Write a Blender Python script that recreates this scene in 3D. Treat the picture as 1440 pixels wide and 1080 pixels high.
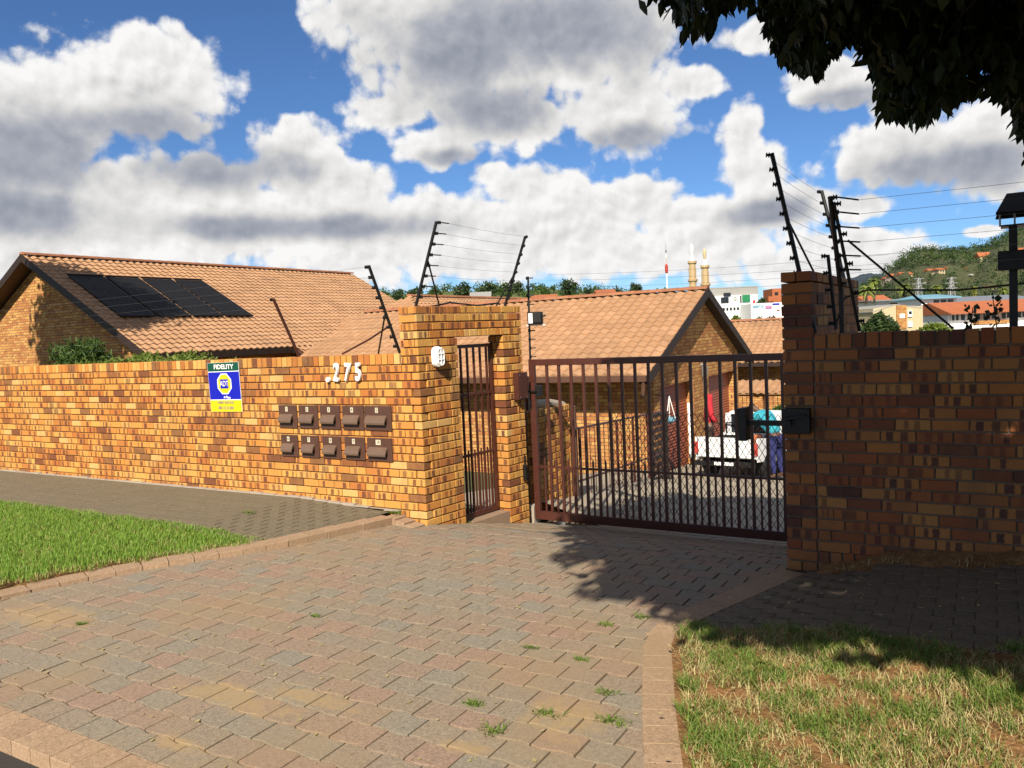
import bpy, bmesh, math, random
import numpy as np
from mathutils import Matrix, Vector
random.seed(7); rng = np.random.default_rng(7)
R = math.radians
for o in list(bpy.data.objects): bpy.data.objects.remove(o)
sc = bpy.context.scene; col = sc.collection

# ------------------------------------------------------------------ camera, sky, sun, exposure
CAM = Vector((0, 0, 1.70)); YAW, PITCH, ROLL, FPX = R(31.0), R(-3.6), R(2.63), 1130.0
_f = Vector((-math.sin(YAW)*math.cos(PITCH), math.cos(YAW)*math.cos(PITCH), math.sin(PITCH)))
_r0 = Vector((math.cos(YAW), math.sin(YAW), 0)); _u0 = _r0.cross(_f)
_r = _r0*math.cos(ROLL) - _u0*math.sin(ROLL); _u = _r0*math.sin(ROLL) + _u0*math.cos(ROLL)
cd = bpy.data.cameras.new('camera'); cam = bpy.data.objects.new('camera', cd); col.objects.link(cam)
cd.sensor_width = 36.0; cd.lens = 36.0*FPX/1440.0; cd.clip_start = 0.05; cd.clip_end = 6000
cam.matrix_world = Matrix(((_r.x,_u.x,-_f.x,CAM.x),(_r.y,_u.y,-_f.y,CAM.y),(_r.z,_u.z,-_f.z,CAM.z),(0,0,0,1)))
sc.camera = cam
sc.view_settings.view_transform = 'Standard'; sc.view_settings.look = 'None'
sc.view_settings.exposure = 0.72; sc.view_settings.gamma = 1.0
sc.cycles.max_bounces = 6; sc.cycles.transparent_max_bounces = 6
SUN_EL, SUN_AZ = R(38), R(18)            # sun stands over -y, turned 18 degrees towards +x
SUN_TO = Vector((math.sin(SUN_AZ)*math.cos(SUN_EL), -math.cos(SUN_AZ)*math.cos(SUN_EL), math.sin(SUN_EL)))
sl = bpy.data.lights.new('sun', 'SUN'); sl.energy = 5.0; sl.angle = R(0.5); sl.color = (1.0, 0.91, 0.77)
so = bpy.data.objects.new('sun', sl); col.objects.link(so)
so.rotation_euler = SUN_TO.to_track_quat('Z', 'Y').to_euler(); so.location = (3, -10, 12)

def at(px, py, dist):                    # world point at a depth along the camera's axis (far scenery)
    return CAM + (_f + _r*((px-720)/FPX) - _u*((py-540)/FPX))*dist
def proj(p):
    d = Vector(p)-CAM; z = d.dot(_f)
    if z <= 0.01: return None
    return 720+FPX*d.dot(_r)/z, 540-FPX*d.dot(_u)/z, z
def azel(px, py):
    d = at(px, py, 1.0)-CAM; d.normalize()
    return math.degrees(math.atan2(d.x, d.y)), math.degrees(math.asin(d.z))

class NT:                                # tiny node-tree builder
    def __init__(s, tree): s.t = tree
    def n(s, typ, ins=None, **kw):
        nd = s.t.nodes.new(typ)
        for k, v in kw.items(): setattr(nd, k, v)
        for k, v in (ins or {}).items():
            i = nd.inputs[k]
            if isinstance(v, bpy.types.NodeSocket): s.t.links.new(v, i)
            else: i.default_value = v
        return nd
    def m(s, op, a, b=0.0, c=0.0, clamp=False):
        nd = s.n('ShaderNodeMath', operation=op, use_clamp=clamp)
        for i, v in enumerate((a, b, c)):
            if isinstance(v, bpy.types.NodeSocket): s.t.links.new(v, nd.inputs[i])
            else: nd.inputs[i].default_value = v
        return nd.outputs[0]
    def mix(s, f, a, b, blend='MIX'):
        nd = s.n('ShaderNodeMix', data_type='RGBA', blend_type=blend)
        for i, v in ((0, f), (6, a), (7, b)):
            if isinstance(v, bpy.types.NodeSocket): s.t.links.new(v, nd.inputs[i])
            else: nd.inputs[i].default_value = v if i == 0 else (*v[:3], 1.0)
        return nd.outputs[2]
    def ramp(s, f, lo, hi): 
        nd = s.n('ShaderNodeMapRange', {'Value': f, 'From Min': lo, 'From Max': hi}, interpolation_type='SMOOTHSTEP')
        return nd.outputs[0]

world = bpy.data.worlds.new('World'); sc.world = world; world.use_nodes = True
wt = world.node_tree; wt.nodes.clear(); W_ = NT(wt)
# cumulus clouds: (pixel centre in the photo, radii in pixels) turned into azimuth / elevation
CL = [((195,125),(125,85)),((75,160),(120,95)),((40,265),(130,80)),((175,270),(150,60)),((300,265),(140,65)),((425,215),(80,55)),((415,180),(28,26)),
      ((500,265),(70,40)),((330,325),(330,55)),((640,70),(175,110)),((800,50),(190,95)),((560,20),(120,60)),((545,160),(75,34)),((620,205),(75,36)),((715,165),(120,60)),
      ((880,160),(120,58)),((975,118),(50,28)),((760,262),(110,38)),((690,245),(38,22)),((870,282),(125,36)),
      ((1045,190),(34,55)),((1062,245),(52,50)),((1090,295),(90,40)),((1165,118),(75,38)),((1275,215),(120,55)),((1385,205),(130,75)),((1060,55),(55,25)),
      ((1215,292),(50,22)),((1185,345),(120,28)),((1380,325),(28,10)),((720,350),(420,60)),((640,310),(160,40)),((980,345),(190,45)),((90,350),(200,50)),((280,300),(300,75)),((520,325),(260,62)),((760,325),(300,62)),((960,310),(150,40)),((1150,370),(200,30))]
tc = W_.n('ShaderNodeTexCoord'); sep = W_.n('ShaderNodeSeparateXYZ', {0: tc.outputs['Generated']})
az = W_.m('MULTIPLY', W_.m('ARCTAN2', sep.outputs[0], sep.outputs[1]), 57.2958)
el = W_.m('MULTIPLY', W_.m('ARCSINE', sep.outputs[2]), 57.2958)
cv = W_.n('ShaderNodeCombineXYZ', {'X': az, 'Y': el, 'Z': 0.0}).outputs[0]
def field(vec, lst=CL, gr_=1.04):                          # distance to the nearest cloud heart, in units of its radius
    best = None
    for (c, r) in lst:
        a0, e0 = azel(*c); ra, re = 1/math.degrees(r[0]/FPX*gr_), 1/math.degrees(r[1]/FPX*gr_)
        q = W_.n('ShaderNodeVectorMath', {0: vec, 1: (ra, re, 0), 2: (-a0*ra, -e0*re, 0)}, operation='MULTIPLY_ADD').outputs[0]
        d = W_.n('ShaderNodeVectorMath', {0: q}, operation='LENGTH').outputs['Value']
        best = d if best is None else W_.m('SMOOTH_MIN', best, d, 0.2)
    return W_.m('MAXIMUM', W_.m('SUBTRACT', 1.0, best), -0.8)
def fbm(vec, scale, det, rough, dist=0.0): return W_.n('ShaderNodeTexNoise', {'Vector': vec, 'Scale': scale, 'Detail': det, 'Roughness': rough, 'Distortion': dist}).outputs[0]
def moved(da, de): return W_.n('ShaderNodeVectorMath', {0: cv, 1: (da, de, 0)}, operation='ADD').outputs[0]
# the same kind of sky goes on outside the frame
inside = W_.m('MULTIPLY', W_.m('MULTIPLY', W_.ramp(az, -76.0, -66.0), W_.ramp(az, 14.0, 4.0)), W_.ramp(el, 32.0, 24.0))
gen = W_.m('MULTIPLY', W_.m('SUBTRACT', fbm(cv, .055, 1.0, .5), 0.47), 4.0)
base = W_.mix(inside, W_.n('ShaderNodeCombineColor', {0: gen, 1: gen, 2: gen}).outputs[0], W_.n('ShaderNodeCombineColor', {0: field(cv), 1: 0.0, 2: 0.0}).outputs[0])
base = W_.n('ShaderNodeSeparateColor', {0: base}).outputs[0]
GREYS = [((640,75),(150,75)),((790,40),(190,70)),((700,150),(120,45)),((200,185),(125,38)),((60,215),(110,60)),((40,300),(120,35)),((1340,240),(150,40)),((890,195),(100,22)),((1190,140),(80,18)),((640,222),(60,16)),((1080,300),(60,22)),((300,235),(150,35)),((430,320),(200,22))]
nA = fbm(cv, .20, 7.0, .61, .15); nB = fbm(moved(-.25, .42), .20, 6.0, .60, .15)
vo = W_.n('ShaderNodeTexVoronoi', {'Vector': cv, 'Scale': .55, 'Detail': 1.0, 'Roughness': .55}, feature='F1').outputs[0]
voB = W_.n('ShaderNodeTexVoronoi', {'Vector': moved(-.30, .50), 'Scale': .55, 'Detail': 1.0, 'Roughness': .55}, feature='F1').outputs[0]
d0 = W_.m('ADD', base, W_.m('MULTIPLY', W_.m('SUBTRACT', nA, 0.47), 1.55))
d0 = W_.m('SUBTRACT', d0, W_.m('MULTIPLY', W_.m('SUBTRACT', vo, .42), .42))
alpha = W_.ramp(d0, -0.05, 0.26)
grey = W_.m('MULTIPLY', inside, W_.ramp(W_.m('ADD', field(cv, GREYS, 1.15), W_.m('MULTIPLY', W_.m('SUBTRACT', nA, .5), 1.3)), -.15, .75))
grey = W_.m('MAXIMUM', grey, W_.m('MULTIPLY', W_.m('SUBTRACT', 1.0, inside), .45))
rim = W_.m('ADD', W_.m('MULTIPLY', W_.m('SUBTRACT', nA, nB), 1.05), W_.m('MULTIPLY', W_.m('SUBTRACT', voB, vo), .20))
edge_ = W_.m('MULTIPLY', W_.m('SUBTRACT', 1.0, W_.ramp(d0, .1, .7)), .09)
lum = W_.m('SUBTRACT', W_.m('ADD', W_.m('ADD', 0.85, edge_), W_.m('MULTIPLY', rim, W_.m('SUBTRACT', 1.0, W_.m('MULTIPLY', grey, .55)))), W_.m('MULTIPLY', grey, 0.41))
lum = W_.m('MINIMUM', W_.m('MAXIMUM', lum, 0.30), 0.97)
ccol = W_.mix(W_.ramp(lum, 0.3, 0.75), (0.74, 0.81, 1.0), (1.0, 0.99, 0.975))
STR = 0.062
ccol = W_.mix(1.0, ccol, W_.n('ShaderNodeCombineColor', {0: lum, 1: lum, 2: lum}).outputs[0], 'MULTIPLY')
cscale = W_.n('ShaderNodeVectorMath', {0: ccol, 1: (0.60/STR,)*3}, operation='MULTIPLY').outputs[0]
sky = W_.n('ShaderNodeTexSky', sky_type='NISHITA', sun_disc=False, sun_elevation=SUN_EL, sun_rotation=math.pi-SUN_AZ, altitude=1500, air_density=1.0, dust_density=0.15, ozone_density=6.0)
low = W_.ramp(el, -1.0, 0.5)
blue = W_.mix(1.0, sky.outputs[0], (.80, .96, 1.10), 'MULTIPLY')
fin = W_.mix(W_.m('MULTIPLY', alpha, low), blue, cscale)
bg = W_.n('ShaderNodeBackground', {'Color': fin, 'Strength': STR}); wo = W_.n('ShaderNodeOutputWorld', {'Surface': bg.outputs[0]})
world.cycles.sampling_method = 'MANUAL'; world.cycles.sample_map_resolution = 256

# ------------------------------------------------------------------ object helpers
WM = {}
def link(o, parent=None, world_m=None):
    col.objects.link(o)
    m = world_m or Matrix()
    o.matrix_basis = m
    if parent is not None:
        o.parent = parent; o.matrix_parent_inverse = WM[parent.name].inverted()
    WM[o.name] = m.copy(); return o
def tag(o, label=None, cat=None, group=None, kind=None):
    for k, v in (('label', label), ('category', cat), ('group', group), ('kind', kind)):
        if v: o[k] = v
    return o
def thing(name, loc, label, cat, group=None):
    o = bpy.data.objects.new(name, None); o.empty_display_size = 0.1
    link(o, None, Matrix.Translation(Vector(loc))); return tag(o, label, cat, group)
def mesh_np(name, V, F, m=None, attr=None, smooth=False):
    me = bpy.data.meshes.new(name); V = np.asarray(V, dtype=np.float32)
    if isinstance(F, np.ndarray):
        nf, k = F.shape
        me.vertices.add(len(V)); me.vertices.foreach_set('co', V.ravel())
        me.loops.add(nf*k); me.loops.foreach_set('vertex_index', F.astype(np.int32).ravel())
        me.polygons.add(nf); me.polygons.foreach_set('loop_start', np.arange(0, nf*k, k, dtype=np.int32))
        me.update(calc_edges=True)
    else:
        me.from_pydata(V.tolist(), [], F)
    if attr is not None:
        a = me.color_attributes.new('bc', 'FLOAT_COLOR', 'POINT'); a.data.foreach_set('color', np.asarray(attr, dtype=np.float32).ravel())
    if smooth: me.polygons.foreach_set('use_smooth', np.ones(len(me.polygons), dtype=bool))
    if m: me.materials.append(m)
    me.validate(); return me
class MB:                                # collects shapes into one mesh
    def __init__(s): s.v = []; s.f = []
    def add(s, V, F):
        k = len(s.v); s.v += [tuple(p) for p in V]; s.f += [tuple(i+k for i in f) for f in F]; return s
    def box(s, x0, x1, y0, y1, z0, z1, M=None):
        V = [Vector((x, y, z)) for z in (z0, z1) for y in (y0, y1) for x in (x0, x1)]
        if M: V = [M @ p for p in V]
        return s.add(V, [(0,2,3,1),(4,5,7,6),(0,1,5,4),(2,6,7,3),(0,4,6,2),(1,3,7,5)])
    def prism(s, pts, d, M=None):        # polygon pts (3-D) swept by vector d
        n = len(pts); P = [Vector(p) for p in pts]; Q = [p+Vector(d) for p in P]
        V = P+Q
        if M: V = [M @ p for p in V]
        return s.add(V, [tuple(range(n))[::-1], tuple(range(n, 2*n))]+[(i, (i+1)%n, n+(i+1)%n, n+i) for i in range(n)])
    def tube(s, p0, p1, r0, r1=None, n=8, cap=True):
        r1 = r0 if r1 is None else r1; p0, p1 = Vector(p0), Vector(p1); d = (p1-p0).normalized()
        a = d.orthogonal().normalized(); b = d.cross(a); V = []
        for p, r in ((p0, r0), (p1, r1)):
            V += [p+(a*math.cos(2*math.pi*i/n)+b*math.sin(2*math.pi*i/n))*r for i in range(n)]
        F = [(i, (i+1)%n, n+(i+1)%n, n+i) for i in range(n)]
        if cap: F += [tuple(range(n))[::-1], tuple(range(n, 2*n))]
        return s.add(V, F)
    def path(s, pts, r, n=6):
        for i in range(len(pts)-1): s.tube(pts[i], pts[i+1], r, r, n)
        return s
    def lathe(s, prof, c, n=16, axis='Z'):  # prof [(r,z)]
        c = Vector(c); V = []
        for r, z in prof: V += [c+Vector((r*math.cos(2*math.pi*i/n), r*math.sin(2*math.pi*i/n), z)) for i in range(n)]
        F = [(j*n+i, j*n+(i+1)%n, (j+1)*n+(i+1)%n, (j+1)*n+i) for j in range(len(prof)-1) for i in range(n)]
        F += [tuple(range(n))[::-1], tuple((len(prof)-1)*n+i for i in range(n))]
        return s.add(V, F)
    def build(s, name, m, parent=None, bevel=0.0, smooth=False, label=None, kind=None):
        V = np.array([tuple(p) for p in s.v], dtype=np.float64)
        lo, hi = V.min(0), V.max(0); o0 = np.array([(lo[0]+hi[0])/2, (lo[1]+hi[1])/2, lo[2]])
        me = mesh_np(name, V-o0, s.f, m, None, smooth)
        if bevel:
            bm = bmesh.new(); bm.from_mesh(me); bmesh.ops.recalc_face_normals(bm, faces=bm.faces)
            bmesh.ops.bevel(bm, geom=bm.edges[:], offset=bevel, segments=1, affect='EDGES', clamp_overlap=True); bm.to_mesh(me); bm.free()
        o = bpy.data.objects.new(name, me); link(o, parent, Matrix.Translation(Vector(o0)))
        if label: o['label'] = label
        if kind: o['kind'] = kind
        return o
class Pieces:                            # alike pieces: the 300 that show largest are objects, the rest one stuff mesh
    cache = {}
    def __init__(s, name, m, parent, rest): s.name, s.m, s.p, s.rest, s.items = name, m, parent, rest, []
    def add(s, key, builder, M): s.items.append((key, builder, M))
    def finish(s, cap=300):
        sc_ = []
        for i, (k, b, M) in enumerate(s.items):
            c = M.translation; q = proj(c); d = (c-CAM).length
            vis = q is not None and -40 < q[0] < 1480 and -40 < q[1] < 1130
            sc_.append(((0 if vis else 1), d, i))
        sc_.sort(); keep = set(i for v, d, i in sc_[:cap] if v == 0)
        VV, FF, AA, off = [], [], [], 0
        for i, (k, b, M) in enumerate(s.items):
            ck = (s.m.name, k)
            if ck not in Pieces.cache:
                V, F, A = b(); V = np.asarray(V, float)
                Pieces.cache[ck] = (mesh_np(s.name, V, F, s.m, A), V, F, np.asarray(A, float))
            me, V, F, A = Pieces.cache[ck]
            if i in keep:
                o = bpy.data.objects.new(s.name, me); link(o, s.p, M)
            else:
                m = np.array(M); VV.append(V @ m[:3, :3].T+m[:3, 3]); FF += [tuple(j+off for j in f) for f in F]; AA.append(A); off += len(V)
        if VV:
            VV = np.concatenate(VV); o0 = VV.mean(0); me = mesh_np(s.rest, VV-o0, FF, s.m, np.concatenate(AA))
            o = bpy.data.objects.new(s.rest, me); link(o, s.p, Matrix.Translation(Vector(o0))); o['kind'] = 'stuff'
def chamfer_box(L, D, H, c, seed):       # brick: 24 vertices, attribute (u, v, random, random)
    V, A = [], []; rr = random.Random(seed); r1, r2 = rr.random(), rr.random()
    h = (L/2, D/2, H/2); j = [rr.uniform(-1, 1)*c*0.5 for _ in range(24)]
    idx = {}
    for sx in (-1, 1):
        for sy in (-1, 1):
            for sz in (-1, 1):
                for ax in range(3):
                    p = [sx*(h[0]-c), sy*(h[1]-c), sz*(h[2]-c)]; p[ax] = (sx, sy, sz)[ax]*h[ax]
                    idx[(sx, sy, sz, ax)] = len(V); V.append([p[0]+j[len(V)], p[1]+j[len(V)]*0.6, p[2]+j[len(V)-3]*0.6])
                    A.append((p[0]/L+.5, p[2]/H+.5, r1, r2))
    F = []
    def q(ax, s):
        o = [a for a in range(3) if a != ax]; seq = [(-1,-1),(1,-1),(1,1),(-1,1)]
        out = []
        for a, b in seq:
            k = [0, 0, 0]; k[ax] = s; k[o[0]] = a; k[o[1]] = b; out.append(idx[(*k, ax)])
        return out
    flip = lambda f, yes: tuple(reversed(f)) if yes else tuple(f)
    for ax in range(3):
        for s_ in (-1, 1): F.append(flip(q(ax, s_), (s_ == -1) != (ax == 1)))
    for ax in range(3):                  # chamfers along edges parallel to ax
        a, b = [k for k in range(3) if k != ax]
        for sa in (-1, 1):
            for sb in (-1, 1):
                k0 = [0, 0, 0]; k0[a] = sa; k0[b] = sb; k1 = list(k0); k0[ax] = -1; k1[ax] = 1
                F.append((idx[(*k0, a)], idx[(*k0, b)], idx[(*k1, b)], idx[(*k1, a)]))
    for sx in (-1, 1):
        for sy in (-1, 1):
            for sz in (-1, 1): F.append(tuple(idx[(sx, sy, sz, a)] for a in range(3)))
    return np.array(V), F, A
def frame(ox, oy, ang, t, n, z):         # local x along the wall, local y into the wall
    a = R(ang); d = Vector((math.cos(a), math.sin(a), 0)); k = Vector((-math.sin(a), math.cos(a), 0))
    p = Vector((ox, oy, 0))+d*t+k*n
    return Matrix(((d.x, k.x, 0, p.x), (d.y, k.y, 0, p.y), (0, 0, 1, z), (0, 0, 0, 1)))

# ------------------------------------------------------------------ materials
def new_mat(name):
    m = bpy.data.materials.new(name); m.use_nodes = True; t = NT(m.node_tree)
    return m, t, m.node_tree.nodes['Principled BSDF']
ALB = .66                                # masonry, paving and foliage reflectance scale
def sc3(c, k=None): return tuple(v*(ALB if k is None else k) for v in c)
def setb(t, b, colr, rough, bump=None, bstr=0.3, bdist=0.01, metal=0.0, spec=0.4):
    L = t.t.links
    if isinstance(colr, bpy.types.NodeSocket): L.new(colr, b.inputs['Base Color'])
    else: b.inputs['Base Color'].default_value = (*colr, 1)
    if isinstance(rough, bpy.types.NodeSocket): L.new(rough, b.inputs['Roughness'])
    else: b.inputs['Roughness'].default_value = rough
    b.inputs['Metallic'].default_value = metal; b.inputs['Specular IOR Level'].default_value = spec
    if bump is not None:
        bn = t.n('ShaderNodeBump', {'Height': bump, 'Strength': bstr, 'Distance': bdist}); L.new(bn.outputs[0], b.inputs['Normal'])
def noise(t, scale, detail=4, rough=.55, obj=False, vec=None):
    if vec is None: vec = t.n('ShaderNodeTexCoord').outputs['Object'] if obj else t.n('ShaderNodeNewGeometry').outputs['Position']
    return t.n('ShaderNodeTexNoise', {'Vector': vec, 'Scale': scale, 'Detail': detail, 'Roughness': rough}).outputs[0]
def plain(name, c, rough=.6, var=.18, scale=9, metal=0.0, spec=.4, bump=.15, bd=.004):
    m, t, b = new_mat(name); n = noise(t, scale); c = c if min(c) > .6 else sc3(c)
    k = t.m('MULTIPLY_ADD', n, 2*var, 1-var)
    cc = t.mix(1.0, c, t.n('ShaderNodeCombineColor', {0: k, 1: k, 2: k}).outputs[0], 'MULTIPLY')
    setb(t, b, cc, t.m('MULTIPLY_ADD', n, .2, rough-.1), noise(t, scale*12) if bump else None, bump, bd, metal, spec); return m
def attr_rgba(t):
    a = t.n('ShaderNodeAttribute', attribute_name='bc'); s = t.n('ShaderNodeSeparateColor', {0: a.outputs['Color']})
    return s.outputs[0], s.outputs[1], s.outputs[2], a.outputs['Alpha']
def brick_mat(name, tones, dark, mid, flash=.55):
    m, t, b = new_mat(name); u, v, r1, r2 = attr_rgba(t)
    pos = t.n('ShaderNodeNewGeometry').outputs['Position']
    cr = t.n('ShaderNodeValToRGB', {0: r1}); e = cr.color_ramp; e.interpolation = 'LINEAR'
    while len(e.elements) < len(tones): e.elements.new(.5)
    for i, c in enumerate(tones): e.elements[i].position = i/(len(tones)-1); e.elements[i].color = (*sc3(c), 1)
    cl = cr.outputs[0]
    wob = t.m('MULTIPLY', t.m('SUBTRACT', noise(t, 40, 3), .5), .10)
    uu = t.m('ADD', u, wob); fr = lambda k: t.m('FRACT', t.m('MULTIPLY', r2, k))
    # burnt flashes: one or two block-shaped bands, placed and sized differently from brick to brick
    tot = None
    for c0, cw, kk, ww, on_ in ((.18, .20, 7.3, 11.1, .80), (.58, .24, 5.7, 17.9, .72)):
        c1 = t.m('MULTIPLY_ADD', fr(kk), cw, c0); w = t.m('MULTIPLY_ADD', fr(ww), .075, .055)
        b1 = t.m('SUBTRACT', 1.0, t.ramp(t.m('SUBTRACT', t.m('ABSOLUTE', t.m('SUBTRACT', uu, c1)), w), -.015, .025))
        b1 = t.m('MULTIPLY', b1, t.m('MULTIPLY', t.m('LESS_THAN', fr(kk*2.71), on_), t.m('MULTIPLY_ADD', fr(kk*1.37), .45, .55))); tot = b1 if tot is None else t.m('MAXIMUM', tot, b1)
    vm = t.m('SUBTRACT', 1.0, t.ramp(t.m('ABSOLUTE', t.m('SUBTRACT', t.m('ADD', v, wob), .5)), .38, .50))
    fl = t.m('MULTIPLY', tot, t.m('MULTIPLY', vm, t.m('LESS_THAN', fr(13.7), flash)))
    whole = t.m('LESS_THAN', t.m('FRACT', t.m('MULTIPLY', r1, 17.3)), .10)
    amt = t.m('MAXIMUM', t.m('MULTIPLY', fl, .95), t.m('MULTIPLY', whole, t.m('MULTIPLY_ADD', noise(t, 9, 3), .5, .55)))
    dk = t.mix(t.m('MULTIPLY', fr(3.9), fr(3.9)), sc3(dark), sc3(mid)); cl = t.mix(amt, cl, dk)
    g = noise(t, 120, 3); k = t.m('MULTIPLY_ADD', g, .5, .75)
    cl = t.mix(1.0, cl, t.n('ShaderNodeCombineColor', {0: k, 1: k, 2: k}).outputs[0], 'MULTIPLY')
    dirt = t.ramp(noise(t, 1.3, 6), .48, .75); stv = t.n('ShaderNodeVectorMath', {0: pos, 1: (5.0, 5.0, .5)}, operation='MULTIPLY').outputs[0]; streak = t.ramp(noise(t, 1.0, 5, .6, vec=stv), .52, .78)
    cl = t.mix(t.m('MULTIPLY', t.m('MAXIMUM', dirt, streak), .34), cl, sc3((.16, .10, .06)))
    setb(t, b, cl, .82, t.m('ADD', g, noise(t, 35, 3)), .35, .004, 0, .25); return m
M_BRICK = brick_mat('face_brick_golden', [(.70,.27,.06),(.82,.44,.11),(.66,.25,.055),(.80,.40,.09),(.54,.17,.042),(.86,.54,.19),(.74,.33,.07),(.84,.47,.13)], (.13,.045,.035), (.30,.09,.03), .88)
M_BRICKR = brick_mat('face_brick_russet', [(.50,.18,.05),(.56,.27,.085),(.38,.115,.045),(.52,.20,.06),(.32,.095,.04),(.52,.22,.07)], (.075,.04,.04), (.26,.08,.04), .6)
M_MORTAR = plain('mortar', (.26,.18,.10), .95, .25, 6)
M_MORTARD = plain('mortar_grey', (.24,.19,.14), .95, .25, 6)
def paver_mat(name, tones, stain=True):
    m, t, b = new_mat(name); u, v, r1, r2 = attr_rgba(t)
    cr = t.n('ShaderNodeValToRGB', {0: r1}); e = cr.color_ramp
    while len(e.elements) < len(tones): e.elements.new(.5)
    for i, c in enumerate(tones): e.elements[i].position = i/(len(tones)-1); e.elements[i].color = (*sc3(c), 1)
    cl = cr.outputs[0]
    g = t.m('ADD', t.m('MULTIPLY', noise(t, 130, 2, .8), .6), t.m('MULTIPLY', noise(t, 42, 3, .7), .4)); k = t.m('MULTIPLY_ADD', t.m('SUBTRACT', g, .5), 2.6, 1.0)
    cl = t.mix(1.0, cl, t.n('ShaderNodeCombineColor', {0: k, 1: k, 2: k}).outputs[0], 'MULTIPLY')
    if stain:
        pos = t.n('ShaderNodeNewGeometry').outputs['Position']; n = noise(t, 2.2, 6, .6)
        film = t.ramp(noise(t, .9, 5, .6), .42, .68); cl = t.mix(t.m('MULTIPLY', film, .6), cl, sc3((.40, .28, .155)))
        sp = t.n('ShaderNodeSeparateXYZ', {0: pos})
        tot = None
        for (x, y, rx, ry) in ((-3.5, 2.74, .62, .17), (-3.05, 2.92, .4, .12), (-5.75, 3.05, .6, .26), (-3.3, 2.3, .25, .08), (-1.75, 3.3, .28, .3), (-2.05, 2.85, .2, .08)):
            a = t.m('DIVIDE', t.m('SUBTRACT', sp.outputs[0], x), rx); c = t.m('DIVIDE', t.m('SUBTRACT', sp.outputs[1], y), ry)
            d = t.m('SUBTRACT', 1.0, t.m('SQRT', t.m('MULTIPLY_ADD', a, a, t.m('MULTIPLY', c, c))))
            tot = d if tot is None else t.m('MAXIMUM', tot, d)
        tot = t.ramp(t.m('ADD', tot, t.m('MULTIPLY', t.m('SUBTRACT', noise(t, 7, 7, .7), .5), 2.4)), .05, .75)
        cl = t.mix(t.m('MULTIPLY', tot, t.m('MULTIPLY_ADD', noise(t, 30, 4, .7), .9, .18)), cl, sc3((.50, .34, .16)))
    setb(t, b, cl, .85, g, .5, .004, 0, .3); return m
M_PAVER = paver_mat('driveway_paver', [(.345,.27,.19),(.325,.275,.205),(.365,.265,.185),(.34,.275,.195),(.385,.26,.185),(.35,.285,.20),(.31,.275,.215),(.355,.275,.19)])
M_BORDER = paver_mat('border_brick', [(.46,.305,.19),(.50,.335,.21),(.43,.285,.18)])
M_WALK = paver_mat('sidewalk_paver', [(.215,.175,.115),(.205,.17,.11),(.225,.185,.12)], False)
M_WALKR = paver_mat('path_paver', [(.20,.15,.10),(.185,.14,.095),(.215,.16,.105)], False)
M_JOINT = plain('joint_sand', (.11,.08,.05), 1.0, .3, 8)
M_JOINTL = plain('joint_pale', (.17,.14,.095), 1.0, .3, 8)
def soil_mat():
    m, t, b = new_mat('red_soil'); n = noise(t, 6, 8, .65); c = t.mix(t.ramp(n, .3, .7), sc3((.20,.10,.04)), sc3((.42,.22,.09)))
    c = t.mix(t.ramp(noise(t, 60, 3), .55, .7), c, sc3((.46,.30,.15))); setb(t, b, c, .98, noise(t, 40, 6), .8, .02, 0, .1); return m
M_SOIL = soil_mat()
M_TERRAIN = plain('valley_ground', (.10,.12,.045), .98, .4, .05, bump=0)
M_ASPHALT = plain('asphalt', (.05,.045,.04), .95, .3, 60)
M_YARD = plain('yard_paving', (.44,.37,.27), .9, .2, 2.0)
M_GATE = plain('gate_paint_brown', (.095,.028,.018), .42, .2, 12, spec=.5)
M_BLACK = plain('black_steel', (.012,.011,.011), .5, .2, 20)
M_DARKBOX = plain('black_box', (.008,.008,.008), .5, .2, 20)
M_WIRE = plain('galvanised_wire', (.16,.16,.16), .45, .2, 20, metal=.6, bump=0)
M_TILE = None
def tile_mat(name, c0, c1):
    m, t, b = new_mat(name); u, v, r1, r2 = attr_rgba(t)
    c = t.mix(r1, sc3(c0), sc3(c1)); g = noise(t, 30, 4); k = t.m('MULTIPLY_ADD', g, .5, .75)
    c = t.mix(1.0, c, t.n('ShaderNodeCombineColor', {0: k, 1: k, 2: k}).outputs[0], 'MULTIPLY')
    w = t.ramp(noise(t, .8, 6, .65), .45, .75); c = t.mix(t.m('MULTIPLY', w, .38), c, sc3((.22,.13,.08)))
    setb(t, b, c, .8, noise(t, 60, 3), .2, .006, 0, .3); return m
M_TILE = tile_mat('roof_tile_sand', (.50,.275,.14), (.60,.345,.185))
M_RIDGE = tile_mat('ridge_tile', (.40,.16,.08), (.47,.20,.10))
M_WOOD = plain('dark_fascia', (.035,.018,.012), .6, .3, 8)
M_FASCIA = plain('brown_fascia', (.13,.06,.035), .6, .2, 6)
M_SOLAR = plain('solar_mat_black', (.012,.012,.014), .55, .3, 3, spec=.25)
M_PVC = plain('white_plastic', (.80,.80,.78), .4, .05, 8, bump=0)
M_WHITE = plain('white_paint', (.78,.77,.74), .7, .08, 4, bump=0)
M_CONC = plain('pale_coping', (.50,.42,.33), .85, .2, 8)
M_GREY = plain('grey_plaster', (.40,.39,.36), .85, .15, 3, bump=0)
M_CREAM = plain('cream_plaster', (.70,.57,.34), .85, .1, 3, bump=0)
M_ORANGE = plain('orange_roof', (.52,.16,.06), .75, .2, .8, bump=0)
M_BLUE = plain('blue_roof', (.22,.45,.58), .6, .1, .5, bump=0)
M_GLASS = plain('dark_window', (.02,.025,.03), .12, .1, 3, spec=.6, bump=0)
M_MINARET = plain('sandstone', (.62,.45,.24), .85, .12, 1.0, bump=0)
M_RED = plain('red_paint', (.55,.06,.04), .6, .1, 3, bump=0)
M_GREEN = plain('green_panel', (.02,.26,.10), .5, .1, 2, bump=0)
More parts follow.
